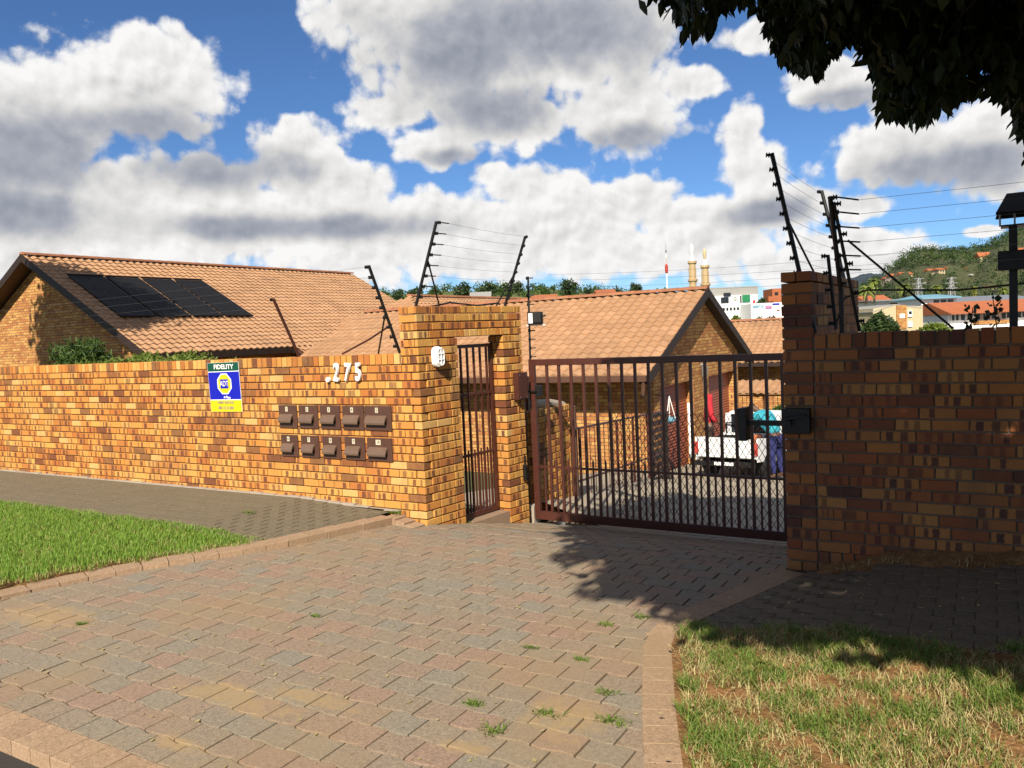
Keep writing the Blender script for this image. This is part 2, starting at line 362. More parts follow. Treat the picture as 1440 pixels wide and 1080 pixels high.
M_STEEL = plain('galvanised_steel', (.42,.43,.44), .5, .1, 5, metal=.5, bump=0)
M_PINKW = plain('pale_pink_plaster', (.72,.56,.47), .85, .1, .5, bump=0)
M_BLUET = plain('sign_blue', (.008,.015,.55), .45, .04, 4, bump=0)
M_YELT = plain('sign_yellow', (.85,.72,.01), .45, .04, 4, bump=0)
M_GRNT = plain('sign_green', (.006,.10,.06), .45, .04, 4, bump=0)
M_MAUVE = plain('sign_grey_print', (.33,.27,.30), .6, .05, 4, bump=0)
M_BOXBR = plain('mailbox_brown', (.115,.052,.035), .45, .2, 10, spec=.5)
M_FLAP = plain('mailbox_flap', (.20,.125,.085), .38, .2, 10, spec=.5)
M_NUM = plain('plate_cream', (.78,.72,.52), .6, .1, 20, bump=0)
M_GLOBE = plain('lamp_glass', (.70,.70,.68), .25, .05, 5, bump=0)
def leaf_mat(name, c0, c1, trans=.25, rough=.5):
    m, t, b = new_mat(name); u, v, r1, r2 = attr_rgba(t)
    c = t.mix(r1, sc3(c0, .72), sc3(c1, .72)); setb(t, b, c, rough, None, spec=.3)
    tr = t.n('ShaderNodeBsdfTranslucent', {'Color': c}); mx = t.n('ShaderNodeMixShader', {0: trans, 1: b.outputs[0], 2: tr.outputs[0]})
    t.t.links.new(mx.outputs[0], m.node_tree.nodes['Material Output'].inputs['Surface']); return m
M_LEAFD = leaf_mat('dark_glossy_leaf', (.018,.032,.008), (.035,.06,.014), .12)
M_LEAF = leaf_mat('green_leaf', (.04,.09,.018), (.11,.18,.03), .3)
M_LEAFY = leaf_mat('yellowgreen_leaf', (.11,.18,.02), (.24,.30,.05), .3)
M_LEAFK = leaf_mat('forest_leaf', (.025,.055,.016), (.06,.10,.025), .15)
M_LEAFP = leaf_mat('palm_leaf', (.22,.27,.05), (.42,.42,.12), .2)
M_GRASS = leaf_mat('lawn_grass', (.15,.34,.03), (.38,.55,.09), .35, .6)
M_VERGE = leaf_mat('verge_grass', (.11,.22,.025), (.30,.38,.08), .35, .6)
M_DRY = leaf_mat('dry_grass', (.46,.38,.15), (.66,.56,.27), .2, .8)
M_BARK = plain('bark', (.06,.045,.032), .95, .3, 12, bump=.6, bd=.02)
M_CAR = plain('white_car_paint', (.75,.75,.74), .25, .04, 3, spec=.6, bump=0)
M_RUBBER = plain('tyre_rubber', (.012,.012,.012), .85, .2, 10)
M_TURQ = plain('turquoise_cloth', (.05,.42,.52), .9, .15, 14)
M_NAVY = plain('blue_cloth', (.03,.035,.16), .9, .2, 14)
M_REDC = plain('red_cloth', (.62,.03,.045), .9, .2, 14)
M_SKIN = plain('skin', (.16,.085,.05), .6, .05, 10, bump=0)
M_HAIR = plain('black_hair', (.01,.009,.008), .7, .1, 20)
M_ROLL = plain('rolldoor_brown', (.38,.10,.05), .5, .15, 3, spec=.4)
def far_brick():
    m, t, b = new_mat('house_brick')
    pos = t.n('ShaderNodeNewGeometry'); sp = t.n('ShaderNodeSeparateXYZ', {0: pos.outputs['Position']})
    vec = t.n('ShaderNodeCombineXYZ', {'X': t.m('ADD', sp.outputs[0], sp.outputs[1]), 'Y': sp.outputs[2], 'Z': 0.0}).outputs[0]
    bt = t.n('ShaderNodeTexBrick', {'Vector': vec, 'Color1': (.55,.31,.095,1), 'Color2': (.36,.14,.045,1), 'Mortar': (.13,.085,.05,1), 'Scale': 1.0, 'Mortar Size': .008, 'Brick Width': .232, 'Row Height': .085, 'Bias': 0.1})
    c = t.mix(t.ramp(noise(t, 9, 3), .55, .75), bt.outputs[0], (.10,.04,.03)); setb(t, b, c, .85, bt.outputs['Fac'], -.4, .01, 0, .2); return m
M_HBRICK = far_brick()

def curve_text(txt, size, bold, m, parent, M, name, label=None, ext=.001):
    cu = bpy.data.curves.new('lettering', 'FONT'); cu.body = txt; cu.size = size; cu.extrude = ext; cu.offset = bold; cu.align_x = 'CENTER'; cu.align_y = 'CENTER'; cu.resolution_u = 3
    tmp = bpy.data.objects.new('lettering_tmp', cu); col.objects.link(tmp)
    dg = bpy.context.evaluated_depsgraph_get(); me = bpy.data.meshes.new_from_object(tmp.evaluated_get(dg)); bpy.data.objects.remove(tmp)
    me.materials.clear(); me.materials.append(m); o = bpy.data.objects.new(name, me); link(o, parent, M)
    if label: o['label'] = label
    return o
WALLTEXT = lambda x, y, z, sx=1.0, shear=0.0: Matrix(((sx, shear, 0, x), (0, 0, -1, y), (0, 1, 0, z), (0, 0, 0, 1)))
def leaf_cloud(name, m, parent, P, size, spread=.5, aspect=.45, seed=1, hang=0.0, label=None):
    """one leaf (pointed, folded along its rib) at every point of P"""
    g = np.random.default_rng(seed); n = len(P); P = np.asarray(P, float)
    s = size*g.uniform(.65, 1.25, n)
    d = g.normal(size=(n, 3)); d[:, 2] -= hang; d /= np.linalg.norm(d, axis=1)[:, None]
    k = g.normal(size=(n, 3)); w = np.cross(d, k); w /= np.linalg.norm(w, axis=1)[:, None]; nn = np.cross(d, w)
    V = np.empty((n, 6, 3)); A = np.empty((n, 6, 4)); r = g.random((n, 2))
    V[:, 0] = P; V[:, 1] = P+d*(s*.35)[:, None]+w*(s*aspect*.5)[:, None]; V[:, 2] = P+d*(s*.72)[:, None]+w*(s*aspect*.32)[:, None]
    V[:, 3] = P+d*s[:, None]; V[:, 4] = P+d*(s*.72)[:, None]-w*(s*aspect*.32)[:, None]; V[:, 5] = P+d*(s*.35)[:, None]-w*(s*aspect*.5)[:, None]
    V[:, [1, 2, 4, 5]] += nn[:, None]*(s*.06)[:, None, None]
    A[:, :, 0] = .5; A[:, :, 1] = .5; A[:, :, 2] = r[:, :1]; A[:, :, 3] = r[:, 1:]
    base = (np.arange(n)*6)[:, None]
    F = np.concatenate([base+np.array([[0, 1, 2, 3]]), base+np.array([[0, 3, 4, 5]])])
    o0 = V.reshape(-1, 3).mean(0)
    o = bpy.data.objects.new(name, mesh_np(name, V.reshape(-1, 3)-o0, F, m, A.reshape(-1, 4))); link(o, parent, Matrix.Translation(Vector(o0)))
    if label: o['label'] = label
    return o
def clump_points(c, rad, n, clumps, g, tight=.33):
    """points in clumps spread through an ellipsoid, with gaps between"""
    c = np.array(c); rad = np.array(rad)
    q = g.normal(size=(clumps, 3)); q /= np.linalg.norm(q, axis=1)[:, None]; q *= (g.uniform(.25, 1, clumps)**.5)[:, None]
    k = g.integers(0, clumps, n); e = g.normal(size=(n, 3)); e /= np.linalg.norm(e, axis=1)[:, None]; e *= (g.uniform(0, 1, n)**.4)[:, None]
    return c+(q[k]*(1-tight*.7)+e*tight)*rad

# ------------------------------------------------------------------ ground
DP = [(-60,-.2),(0,-.16),(1.9,-.15),(3,-.14),(5,-.16),(6,-.19),(6.55,-.235),(7.15,-.345),(7.94,-.52),(8.3,-.595),(8.55,-.65),(17.3,-1.57),(24,-1.86),(45,-2.6)]
def dz(y): return float(np.interp(y, [p[0] for p in DP], [p[1] for p in DP]))
def zl(x, y): return -.06-.06*max(0, min(1, (x+6.8)/1.2))
def zr(x, y):
    z = zr0(x, y)
    if y < 4.4 or y > 6.5: return z
    t = max(0, min(1, (x-rbx(min(y, 6.28))-.2)/.6)); w = min(1, (y-4.4)/.3)*(1-t); return z+(dz(y)+.004-z)*w
def zr0(x, y): return max(-.13, -.10+.085*(x+1.4)*max(0, min(1, (y-3.2)/3.0)))-.02*max(0, min(1, (4.2-y)/2))
def sheet(name, xs, ys, zf, m, kind='structure', keep=None):
    nx, ny = len(xs), len(ys); V = [(x, y, zf(x, y)) for y in ys for x in xs]
    F = [(j*nx+i, j*nx+i+1, (j+1)*nx+i+1, (j+1)*nx+i) for j in range(ny-1) for i in range(nx-1) if keep is None or keep((xs[i]+xs[i+1])/2, (ys[j]+ys[j+1])/2)]
    o = bpy.data.objects.new(name, mesh_np(name, V, F, m, None, True)); link(o); o['kind'] = kind; return o
def terr(x, y):
    z = dz(y)-.30
    far = max(0, min(1, (y-30)/60)); out = max(0, min(1, (math.hypot(x, y)-40)/60))
    return z*(1-far)-far*5.0-out*5.0
gx = sorted(set([-3000,-1200,-600,-300,-150,-90]+list(np.arange(-60, 61, 5.))+[90,150,300,600,1200,3000])); gy = sorted(set([-3000,-1000,-300,-100,-60]+list(np.arange(-30, 121, 3.))+[150,300,600,1200,2000,3500]))
sheet('ground', gx, gy, terr, M_TERRAIN)
# left border of the driveway (inner edge) and right border, in metres
LB = [(-6.75,2.12),(-6.62,2.6),(-6.5,3.05),(-6.42,3.4),(-6.30,3.75),(-6.14,4.12),(-5.95,4.45),(-5.76,4.78),(-5.60,5.12),(-5.46,5.6),(-5.37,6.05),(-5.33,6.42)]
RBO = [(-1.0,2.12),(-1.14,2.75),(-1.30,3.12),(-1.46,3.5),(-1.60,3.86),(-1.75,4.25),(-1.81,4.52),(-1.80,4.78),(-1.70,5.15),(-1.57,5.6),(-1.45,6.02),(-1.40,6.28)]
def lbz_(y): return float(np.interp(y, [2, 3, 4.5, 5.6, 6.2, 6.6], [-.128, -.118, -.108, -.112, -.13, -.15]))
def lbx(y): return float(np.interp(y, [p[1] for p in LB], [p[0] for p in LB]))
def rbx(y): return float(np.interp(y, [p[1] for p in RBO], [p[0] for p in RBO]))
def strip(name, ys, xl, xr, nx, zf, m):
    V = []
    for y in ys:
        a, b = xl(y), xr(y); V += [(a+(b-a)*i/nx, y, zf(a+(b-a)*i/nx, y)) for i in range(nx+1)]
    n = nx+1; F = [(j*n+i, j*n+i+1, (j+1)*n+i+1, (j+1)*n+i) for j in range(len(ys)-1) for i in range(nx)]
    o = bpy.data.objects.new(name, mesh_np(name, V, F, m, None, True)); link(o); o['kind'] = 'structure'; return o
fl_ = lambda a, b, st: [float(v) for v in np.arange(a, b, st)]
drv = strip('driveway', fl_(2.0, 9.45, .1), lambda y: (lbx(y)-.05 if y < 6.42 else (-5.3 if y < 6.6 else -5.0)), lambda y: (rbx(y)+.05 if y < 6.28 else -1.2), 40, lambda x, y: dz(y)-.016, M_JOINT)
street = sheet('street', [-40., -20., -10., -7., -3., 0., 4., 10., 30.], [-30., -10., -4., 0., 1., 1.6, 1.93], lambda x, y: -.21, M_ASPHALT)
yard = sheet('yard', fl_(-7.5, 7, .6), fl_(9.4, 45, .6), lambda x, y: dz(y), M_YARD, keep=lambda x, y: not (x < -6.57 and y > 17))
side = strip('sidewalk_bed', fl_(5.02, 6.6, .1), lambda y: -22., lambda y: lbx(y)-.17, 60, lambda x, y: zl(x, y)-.006, M_JOINTL)
lawnb = strip('lawn_soil', fl_(2.1, 5.1, .1), lambda y: -22., lambda y: lbx(y)-.17, 60, lambda x, y: min(zl(x, y)-.015, lbz_(y)-.012+.06*max(0, lbx(y)-.3-x)), M_SOIL)
rverge = strip('verge_soil', fl_(2.1, 4.82, .08), lambda y: rbx(y)+.17, lambda y: 9.0, 90, lambda x, y: zr(x, y)+.010*math.sin(7*x+3*y)*math.sin(5*y-2*x)*min(1, max(0, (x-rbx(y)-.2)*4)), M_SOIL)
rpath = strip('path_bed', fl_(4.72, 6.36, .08), lambda y: rbx(y)+.16, lambda y: 9.0, 40, lambda x, y: zr(x, y)-.006, M_JOINT)

# driveway pavers
PX, PY = .222, .172
def tri(x): p = (x/PX) % 1.0; return (4*p if p < .25 else 2-4*p if p < .75 else 4*p-4)*.009
def paver_mesh(phase, seed, L=PX, Wd=PY, H=.05, gap=.0052, tilt=.007):
    rr = random.Random(seed); n = 8; xs_ = [(-.5+i/n)*L for i in range(n+1)]
    sgn = 1 if phase == 0 else -1
    off = [sgn*tri(x+L/2) if L == PX and Wd == PY else 0.0 for x in xs_]
    sc_ = (L-2*gap)/L; out = [(x*sc_, -Wd/2+gap+o) for x, o in zip(xs_, off)]+[(x*sc_, Wd/2-gap+o) for x, o in reversed(list(zip(xs_, off)))]
    c = .0012; V, A = [], []; tz = rr.uniform(-.35, .35)*tilt; sx, sy = rr.uniform(-tilt, tilt), rr.uniform(-tilt, tilt); r1, r2 = rr.random(), rr.random()
    cx_ = lambda p, k: (p[0]*(1-k/(L/2)), p[1]*(1-k/(Wd/2)))
    for (k, z) in ((0, -H), (0, -c), (c, 0)):
        for p in out:
            q = cx_(p, k); V.append((q[0], q[1], z+tz+sx*q[0]+sy*q[1])); A.append((q[0]/L+.5, q[1]/Wd+.5, r1, r2))
    N = len(out); F = [(j*N+i, j*N+(i+1) % N, (j+1)*N+(i+1) % N, (j+1)*N+i) for j in range(2) for i in range(N)]+[tuple(2*N+i for i in range(N))]
    return np.array(V), F, A
def lay(name, m, parent, rest, x0, x1, y0, y1, limits, zf, L, Wd, var=18, cap=300, tilt=.007, gap=.0052):
    """rows of pavers; the ones at the ends of a row are cut to meet the border"""
    pc = Pieces(name, m, parent, rest); row = 0; y = y0
    while y < y1:
        lo, hi = limits(y); x = x0+(L/2 if row % 2 else 0)-L/2
        while x < x1:
            a, b = max(x, lo), min(x+L, hi)
            if b-a > .025:
                full = b-a > L-.004; LL = L if full else round((b-a)/.02)*.02+.001; xc = (a+b)/2 if not full else x+L/2
                ph = row % 2; sd = random.randrange(var if full else 5); z = zf(xc, y); e = .05
                sx = (zf(xc+e, y)-zf(xc-e, y))/(2*e); sy = (zf(xc, y+e)-zf(xc, y-e))/(2*e)
                M = Matrix(((1, 0, 0, xc), (0, 1, 0, y), (sx, sy, 1, z), (0, 0, 0, 1)))
                pc.add((name, round(LL, 3), Wd, ph, sd), (lambda ph=ph, sd=sd, LL=LL: paver_mesh(ph, sd+100*ph+int(LL*5000), LL, Wd, tilt=tilt, gap=gap)), M)
            x += L
        y += Wd; row += 1
    pc.finish(cap)
def drive_limits(y):                     # the last paver of a row runs a little under the border
    l = lbx(y)-.03 if y < 6.42 else (-5.03+.12*(y-6.55)+.004 if y < 8.3 else -4.80)
    return l, (rbx(y)+.035 if y < 6.28 else -1.385)
lay('paver', M_PAVER, drv, 'far_pavers', -6.9, -.9, 2.22, 9.35, drive_limits, lambda x, y: dz(y), PX, PY)
# border bricks along both sides and along the street
def border(path, parent, width, step, zfun, flip, name='border_brick', rest='more_border_bricks'):
    pc = Pieces(name, M_BORDER, parent, rest); P = [Vector((p[0], p[1], 0)) for p in path]
    d_acc = 0.0; i = 0; pos = P[0].copy(); seglen = [(P[k+1]-P[k]).length for k in range(len(P)-1)]; tot = sum(seglen); s = step/2
    while s < tot:
        k = 0; q = s
        while q > seglen[k]: q -= seglen[k]; k += 1
        d = (P[k+1]-P[k]).normalized(); p = P[k]+d*q; nrm = Vector((-d.y, d.x, 0))*flip; c = p+nrm*(width/2)
        z = zfun(c.x, c.y); z2 = zfun((c+d*.1).x, (c+d*.1).y); z1 = zfun((c-d*.1).x, (c-d*.1).y); sl_ = (z2-z1)/.2
        sd = random.randrange(10); ln = step-.005
        M = Matrix(((d.x, -d.y, 0, c.x), (d.y, d.x, 0, c.y), (sl_, 0, 1, z-.068), (0, 0, 0, 1)))
        pc.add(('bb', ln, width, sd), (lambda sd=sd, ln=ln: chamfer_box(ln, width, .14, .002, sd+900)), M); s += step
    pc.finish()
border(LB, drv, .20, .205, lambda x, y: lbz_(y), 1)
border(RBO, drv, .19, .165, lambda x, y: dz(y)+.006, -1)
border([(-9.0, 1.93), (6.0, 1.93)], drv, .19, .165, lambda x, y: -.137, 1)
# sloping strip of border bricks that drops along the wall to the gateway corner
border([(-5.42, 6.535), (-5.03, 6.50)], drv, .17, .13, lambda x, y: -.13-.10*(x+5.42)/.4, -1)
lay('paver', M_WALK, side, 'far_pavers', -14.2, -5.3, 5.06, 6.5, lambda y: (-14.2, lbx(y)-.215), lambda x, y: zl(x, y), .212, .107, 8, tilt=.002, gap=.0026)
lay('paver', M_WALKR, rpath, 'far_pavers', -1.9, 1.4, 4.75, 6.3, lambda y: (rbx(y)+.205, 1.4), lambda x, y: zr(x, y), .212, .107, 8, tilt=.002, gap=.0026)
mb = MB()
for i in range(40):
    x0 = -13.6+i*.206; mb.box(x0, x0+.2, 6.50, 6.55, -.1, zl(x0, 6)+.012+random.uniform(-.006, .006))
mb.build('mortar_skirt', M_CONC, side)

# ------------------------------------------------------------------ brick walls
CH = .085; BL, BH, BD, JT = .222, .073, .106, .010
def bk(pc, ox, oy, ang, t0, t1, n0, n1, zb, zt, flash_along='x'):
    """one brick between t0..t1 along the wall, n0..n1 into it"""
    L, D, H = t1-t0, n1-n0, zt-zb; sd = random.randrange(26)
    M = frame(ox, oy, ang, (t0+t1)/2+random.uniform(-.0015, .0015), (n0+n1)/2+random.uniform(-.002, .002), (zb+zt)/2)
    if D > L*1.2:                        # a header laid through: turn so that its long axis is local x
        M = M @ Matrix.Rotation(math.pi/2, 4, 'Z'); L, D = D, L
    if H > L*1.05:                       # standing on edge: long axis upright
        M = M @ Matrix.Rotation(-math.pi/2, 4, 'Y'); L, H = H, L
    key = ('b', round(L, 3), round(D, 3), round(H, 3), sd)
    pc.add(key, (lambda: chamfer_box(L, D, H, .004, sd+37*int(L*1000))), M)
def course(pc, ox, oy, ang, t0, t1, zb, shift, n0=0.0, depth=BD, L=BL, back=False):
    t = -shift; ln = t1-t0
    while t < ln-.012:
        a, b = max(t, 0), min(t+L, ln)
        if ln-b < .04: b = ln
        if b-a > .03:
            p, q = (t1-b, t1-a) if back else (t0+a, t0+b); bk(pc, ox, oy, ang, p, q, n0, n0+depth, zb, zb+BH)
        if b >= ln: break
        t += L+JT
# left boundary wall: face on y = 6.55
LW = thing('boundary_wall', (-9, 6.65, -.1), 'long sunlit golden brick wall with brick-on-edge coping left of the gateway', 'wall')
core = MB(); core.box(-14.6, -5.153, 6.568, 6.765, -.6, 1.425); core.build('mortar_bed', M_MORTAR, LW)
pc = Pieces('brick', M_BRICK, LW, 'far_bricks'); ZC = 1.431
for k in range(1, 21):
    zb = ZC-k*CH; end = -5.035 if k % 2 else -5.035-.116
    course(pc, -14.2, 6.55, 0, 0, end+14.2, zb+.006, [.0, .0, .012, .0][k % 4], back=True)
pc.finish()
pc = Pieces('coping_brick', M_BRICK, LW, 'far_coping_bricks'); t = -5.272-.082*109
while t < -5.30:
    bk(pc, 0, 6.55, 0, t, t+BH, -.004, .218, ZC+.004, ZC+.112+random.uniform(-.002, .003)); t += CH-.003
pc.finish()
cm = MB(); cm.box(-14.2, -5.27, 6.562, 6.76, 1.42, 1.53); cm.build('coping_mortar', M_MORTAR, LW)
# gateway portal with the pedestrian opening: face direction 83 degrees
PO, PA = (-5.035, 6.55), 83.0
GW = thing('gateway', (-5.0, 7.4, -.5), 'golden brick gateway with flat top framing the narrow walk-through gate', 'gateway')
pc = Pieces('brick', M_BRICK, GW, 'hidden_bricks'); T1, T2, T3 = .606, 1.395, 1.757; TOPK = 6; TH = .225
for k in range(-TOPK, 25):               # k<0 lies above the left wall's coping line
    zb = ZC-k*CH+.006; odd = k % 2
    full = zb > 1.72
    e0 = .116 if (odd and k >= 1) else (0.0)
    course(pc, *PO, PA, e0, T1 if not full else T3, zb, (.11 if odd else 0.0), 0, BD) if not (1.62 < zb < 1.72) else course(pc, *PO, PA, e0, T1, zb, .05)
    if not full:                         # right-hand pier: stretchers and headers alternate, so its reveal shows bricks
        if odd:
            bk(pc, *PO, PA, T2, T2+BD, 0, TH, zb, zb+BH); bk(pc, *PO, PA, T2+BD+JT, T3, 0, BD, zb, zb+BH)
        else:
            for n0 in (0, BD+JT): bk(pc, *PO, PA, T2, T2+BL, n0, n0+BD, zb, zb+BH)
            bk(pc, *PO, PA, T2+BL+JT, T3, 0, BD, zb, zb+BH)
    if zb > 1.43:                        # street end of the portal above the wall
        if odd: bk(pc, -5.265, 6.552, 0, 0, .225-BD*0-.006, 0, BD, zb, zb+BH)
        else:
            bk(pc, -5.265, 6.552, 0, 0, .112, 0, BD, zb, zb+BH); bk(pc, -5.265, 6.552, 0, .12, .222, 0, BD, zb, zb+BH)
t = T1-.03                               # soldier lintel over the opening
for i in range(11): bk(pc, *PO, PA, t, t+.068, -.002, BD, 1.692, 1.766); t += .078
pc.finish()
core = MB()
Mp = frame(*PO, PA, 0, 0, 0)
core.box(.022, T1-.02, .02, TH, -1.0, 1.77, Mp); core.box(T2+.02, T3-.016, .02, TH-.008, -1.0, 1.769, Mp); core.box(.012, T3-.012, .012, TH-.004, 1.771, 1.94, Mp); core.box(T1-.03, T2+.02, .012, TH-.01, 1.688, 1.77, Mp)
core.build('mortar_bed', M_MORTAR, GW)
th = MB()
for i in range(9): th.box(T1+.004+i*.0868, T1+.088+i*.0868, .01, TH+.05, -.6, -.375-.0, Mp)
th.build('threshold', plain('threshold_brick', (.36,.24,.155), .9, .2, 8), GW)
# right boundary wall and its tall return
RW = thing('boundary_wall', (0, 6.4, 0), 'shaded russet brick wall with coping and tall corner pier right of the driveway', 'wall')
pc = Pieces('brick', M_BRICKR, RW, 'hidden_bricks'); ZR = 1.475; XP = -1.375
for k in range(-6, 21):
    zb = ZR-k*CH+.006; odd = k % 2
    # pier front: one stretcher or two headers wide
    if odd: bk(pc, XP, 6.3, 0, 0, BL, 0, BD, zb, zb+BH)
    else:
        for a in (0, .112): bk(pc, XP, 6.3, 0, a, a+.104, 0, BL, zb, zb+BH)
    if k >= 1:
        if k == 19 and True:
            t = BL+JT
            while t < .78: bk(pc, XP, 6.3, 0, t, t+BH, .0, .2, zb, zb+.08); t += .086
            course(pc, XP, 6.3, 0, t, 4.2, zb, .05)
        else: course(pc, XP, 6.3, 0, BL+JT, 4.2, zb, (.115 if odd else .0)+[0, .04, .02][k % 3])
    if k < 2:                            # inner face of the return, above the wall
        course(pc, XP+BL, 6.3, 90, .02+(.095 if odd else .21), 2.42, zb, (.1 if odd else 0), 0.0, .10)
    course(pc, XP, 8.72, -90, 0, 2.3, zb, (.1 if odd else 0), 0.0, .10)
t = BL+.014
while t < 4.2: bk(pc, XP, 6.3, 0, t, t+BH+.004, -.003+random.uniform(-.004, .004), .217, ZR+.006, ZR+.112+random.uniform(-.006, .006)); t += .089
pc.finish()
core = MB(); core.box(XP+.01, XP+BL-.01, 6.318, 8.71, -1.0, 1.975); core.box(XP+BL-.005, 2.82, 6.317, 6.5, -.5, 1.47); core.box(XP+BL-.004, 2.82, 6.314, 6.5, 1.471, 1.57)
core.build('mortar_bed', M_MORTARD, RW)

# ------------------------------------------------------------------ tiled houses
TW, TG = .26, .29
def tile_mesh(seed, ridge=False):
    rr = random.Random(seed); n = 6; V, A = [], []; r1, r2 = rr.random(), rr.random(); jz = rr.uniform(-.003, .003)
    for (y, dzz) in ((-.025, -.01), (-.02, .046), (TG+.03, .010)):
        for i in range(n+1):
            u = i/n; w = .024*math.sin(2*math.pi*u)+.004; V.append(((u-.5)*TW, y, w+dzz+jz)); A.append((u, .5, r1, r2))
    F = [(j*(n+1)+i, j*(n+1)+i+1, (j+1)*(n+1)+i+1, (j+1)*(n+1)+i) for j in range(2) for i in range(n)]
    return np.array(V), F, A
def tiled_slope(parent, p_eave, along, up, length, slope_len, keep=None, cap=300, name='roof_tile'):
    """p_eave: lower corner, along: unit vector of the eave, up: unit vector up the slope"""
    al, upv = Vector(along), Vector(up); nm = al.cross(upv)
    pc = Pieces(name, M_TILE, parent, 'far_roof_tiles'); rows = math.ceil(slope_len/TG-.05); cols = math.ceil(length/TW-.05); TGe = slope_len/rows; TWe = length/cols
    for r in range(rows):
        for c in range(cols):
            p = Vector(p_eave)+al*((c+.5)*TWe)+upv*(r*TGe)
            if keep and not keep(c*TW, r*TG): continue
            sd = random.randrange(14)
            M = Matrix(((al.x, upv.x, nm.x, p.x), (al.y, upv.y, nm.y, p.y), (al.z, upv.z, nm.z, p.z), (0, 0, 0, 1)))
            pc.add(('tile', sd), (lambda sd=sd: tile_mesh(sd)), M)
    pc.finish(cap)
def ridge_caps(parent, p0, p1, cap=60):
    p0, p1 = Vector(p0), Vector(p1); d = (p1-p0); n = int(d.length/.40); d.normalize(); side_ = Vector((-d.y, d.x, 0)).normalized(); pc = Pieces('ridge_tile', M_RIDGE, parent, 'far_ridge_tiles')
    def b(sd):
        V, A = [], []; rr = random.Random(sd); r1 = rr.random()
        for x, s in ((0, 1.06), (.43, .94)):
            for i in range(6):
                a = math.pi*i/5; V.append((x, math.cos(a)*.13*s, math.sin(a)*.085*s-.02)); A.append((.5, .5, r1, r1))
        return np.array(V), [(i, i+1, 7+i, 6+i) for i in range(5)]+[(0, 1, 2, 3, 4, 5)], A
    for i in range(n):
        p = p0+d*(i*.40); sd = random.randrange(5)
        pc.add(('ridge', sd), (lambda sd=sd: b(sd)), Matrix(((d.x, side_.x, 0, p.x), (d.y, side_.y, 0, p.y), (0, 0, 1, p.z), (0, 0, 0, 1))))
    pc.finish(cap)

# --- garage block, ridge along x at y = 20.6
XG, XV, YR_, ZRG = -6.57, -6.34, 20.6, 2.62
EY, EZ = 16.25, .70
GB = thing('garage_house', (-9, 20.6, -1.7), 'brick garage block with tiled gable roof and two brown roller doors', 'house')
pit = math.atan2(ZRG-EZ, YR_-EY)
up1 = Vector((0, math.cos(pit), math.sin(pit))); sl_len = (YR_-EY)/math.cos(pit)
rf = MB()
for s in (1, -1):
    e = YR_-s*(YR_-EY); y2 = YR_
    rf.prism([(XV-.02, e, EZ-.05), (XV-.02, y2, ZRG-.05), (XV-.02, y2, ZRG-.11), (XV-.02, e, EZ-.11)], (-11.6, 0, 0))
roof = rf.build('roof', M_FASCIA, GB)
tiled_slope(roof, (XV, EY, EZ-.03), (-1, 0, 0), up1, 11.6, sl_len) if False else tiled_slope(roof, (XV-11.7, EY, EZ-.03), (1, 0, 0), up1, 11.7, sl_len)
ridge_caps(roof, (XV+.02, YR_, ZRG+.02), (XV-11.7, YR_, ZRG+.02))
w = MB()
yl, yr_ = 17.09, 24.1
topz = lambda y: ZRG-.12-abs(y-YR_)*math.tan(pit)
D1, D2, DT = (17.47, 19.91), (21.17, 23.74), .31
def gpoly(pts): w.prism([(XG, y, z) for y, z in pts], (-.23, 0, 0))
gpoly([(yl, -2.2), (D1[0], -2.2), (D1[0], DT), (yl, DT)]); gpoly([(D1[1], -2.2), (D2[0], -2.2), (D2[0], DT), (D1[1], DT)]); gpoly([(D2[1], -2.2), (yr_, -2.2), (yr_, DT), (D2[1], DT)])
gpoly([(yl, DT+.002), (yr_, DT+.002), (yr_, topz(yr_)), (YR_, topz(YR_)), (yl, topz(yl))])
w.box(-18.0, XG-.231, yl, yl+.22, -2.2, topz(yl)-.02)
w.build('wall', M_HBRICK, GB)
for a, b in (D1, D2):
    d = MB(); z = -2.1
    while z < DT-.01:
        h = min(.075, DT-z); d.prism([(XG-.20, a, z), (XG-.185, a, z+h*.5), (XG-.20, a, z+h), (XG-.22, a, z+h), (XG-.22, a, z)], (0, b-a, 0)); z += .075
    d.build('garage_door', M_ROLL, GB)
bb = MB()
for s in (1, -1):
    e = YR_-s*(YR_-EY+.05)
    bb.prism([(XV+.0, e, EZ-.25), (XV+.0, e, EZ-.02), (XV+.0, YR_, ZRG+.03), (XV+.0, YR_, ZRG-.20)], (.03, 0, 0))
bb.build('barge_board', M_WOOD, GB)
so_ = MB()
for s in (1, -1):
    e = YR_-s*(YR_-EY); so_.prism([(XV-.01, e, EZ-.20), (XV-.01, YR_, ZRG-.14), (XV-.01, YR_, ZRG-.16), (XV-.01, e, EZ-.22)], (-.22, 0, 0))
so_.build('soffit', M_WOOD, GB)
gt = MB(); gt.box(XV-11.6, XV-.02, EY-.12, EY-.005, EZ-.16, EZ-.03); gt.build('gutter', M_FASCIA, GB)
dp = MB(); dp.path([(XV-.1, EY-.06, EZ-.16), (XV-.12, EY-.06, EZ-.42), (XG-.1, yl-.06, -.15), (XG-.1, yl-.06, -1.7)], .04); dp.build('downpipe', M_FASCIA, GB)
lp = MB(); lp.tube((XG+.1, 20.55, .62), (XG+.1, 20.55, .34), .09, .07, 10); lp.tube((XG, 20.55, .66), (XG+.12, 20.55, .66), .03); lp.tube((XG+.1, 20.55, .33), (XG+.1, 20.55, -.1), .045, .045, 8)
lp.build('wall_lantern', M_STEEL, GB)
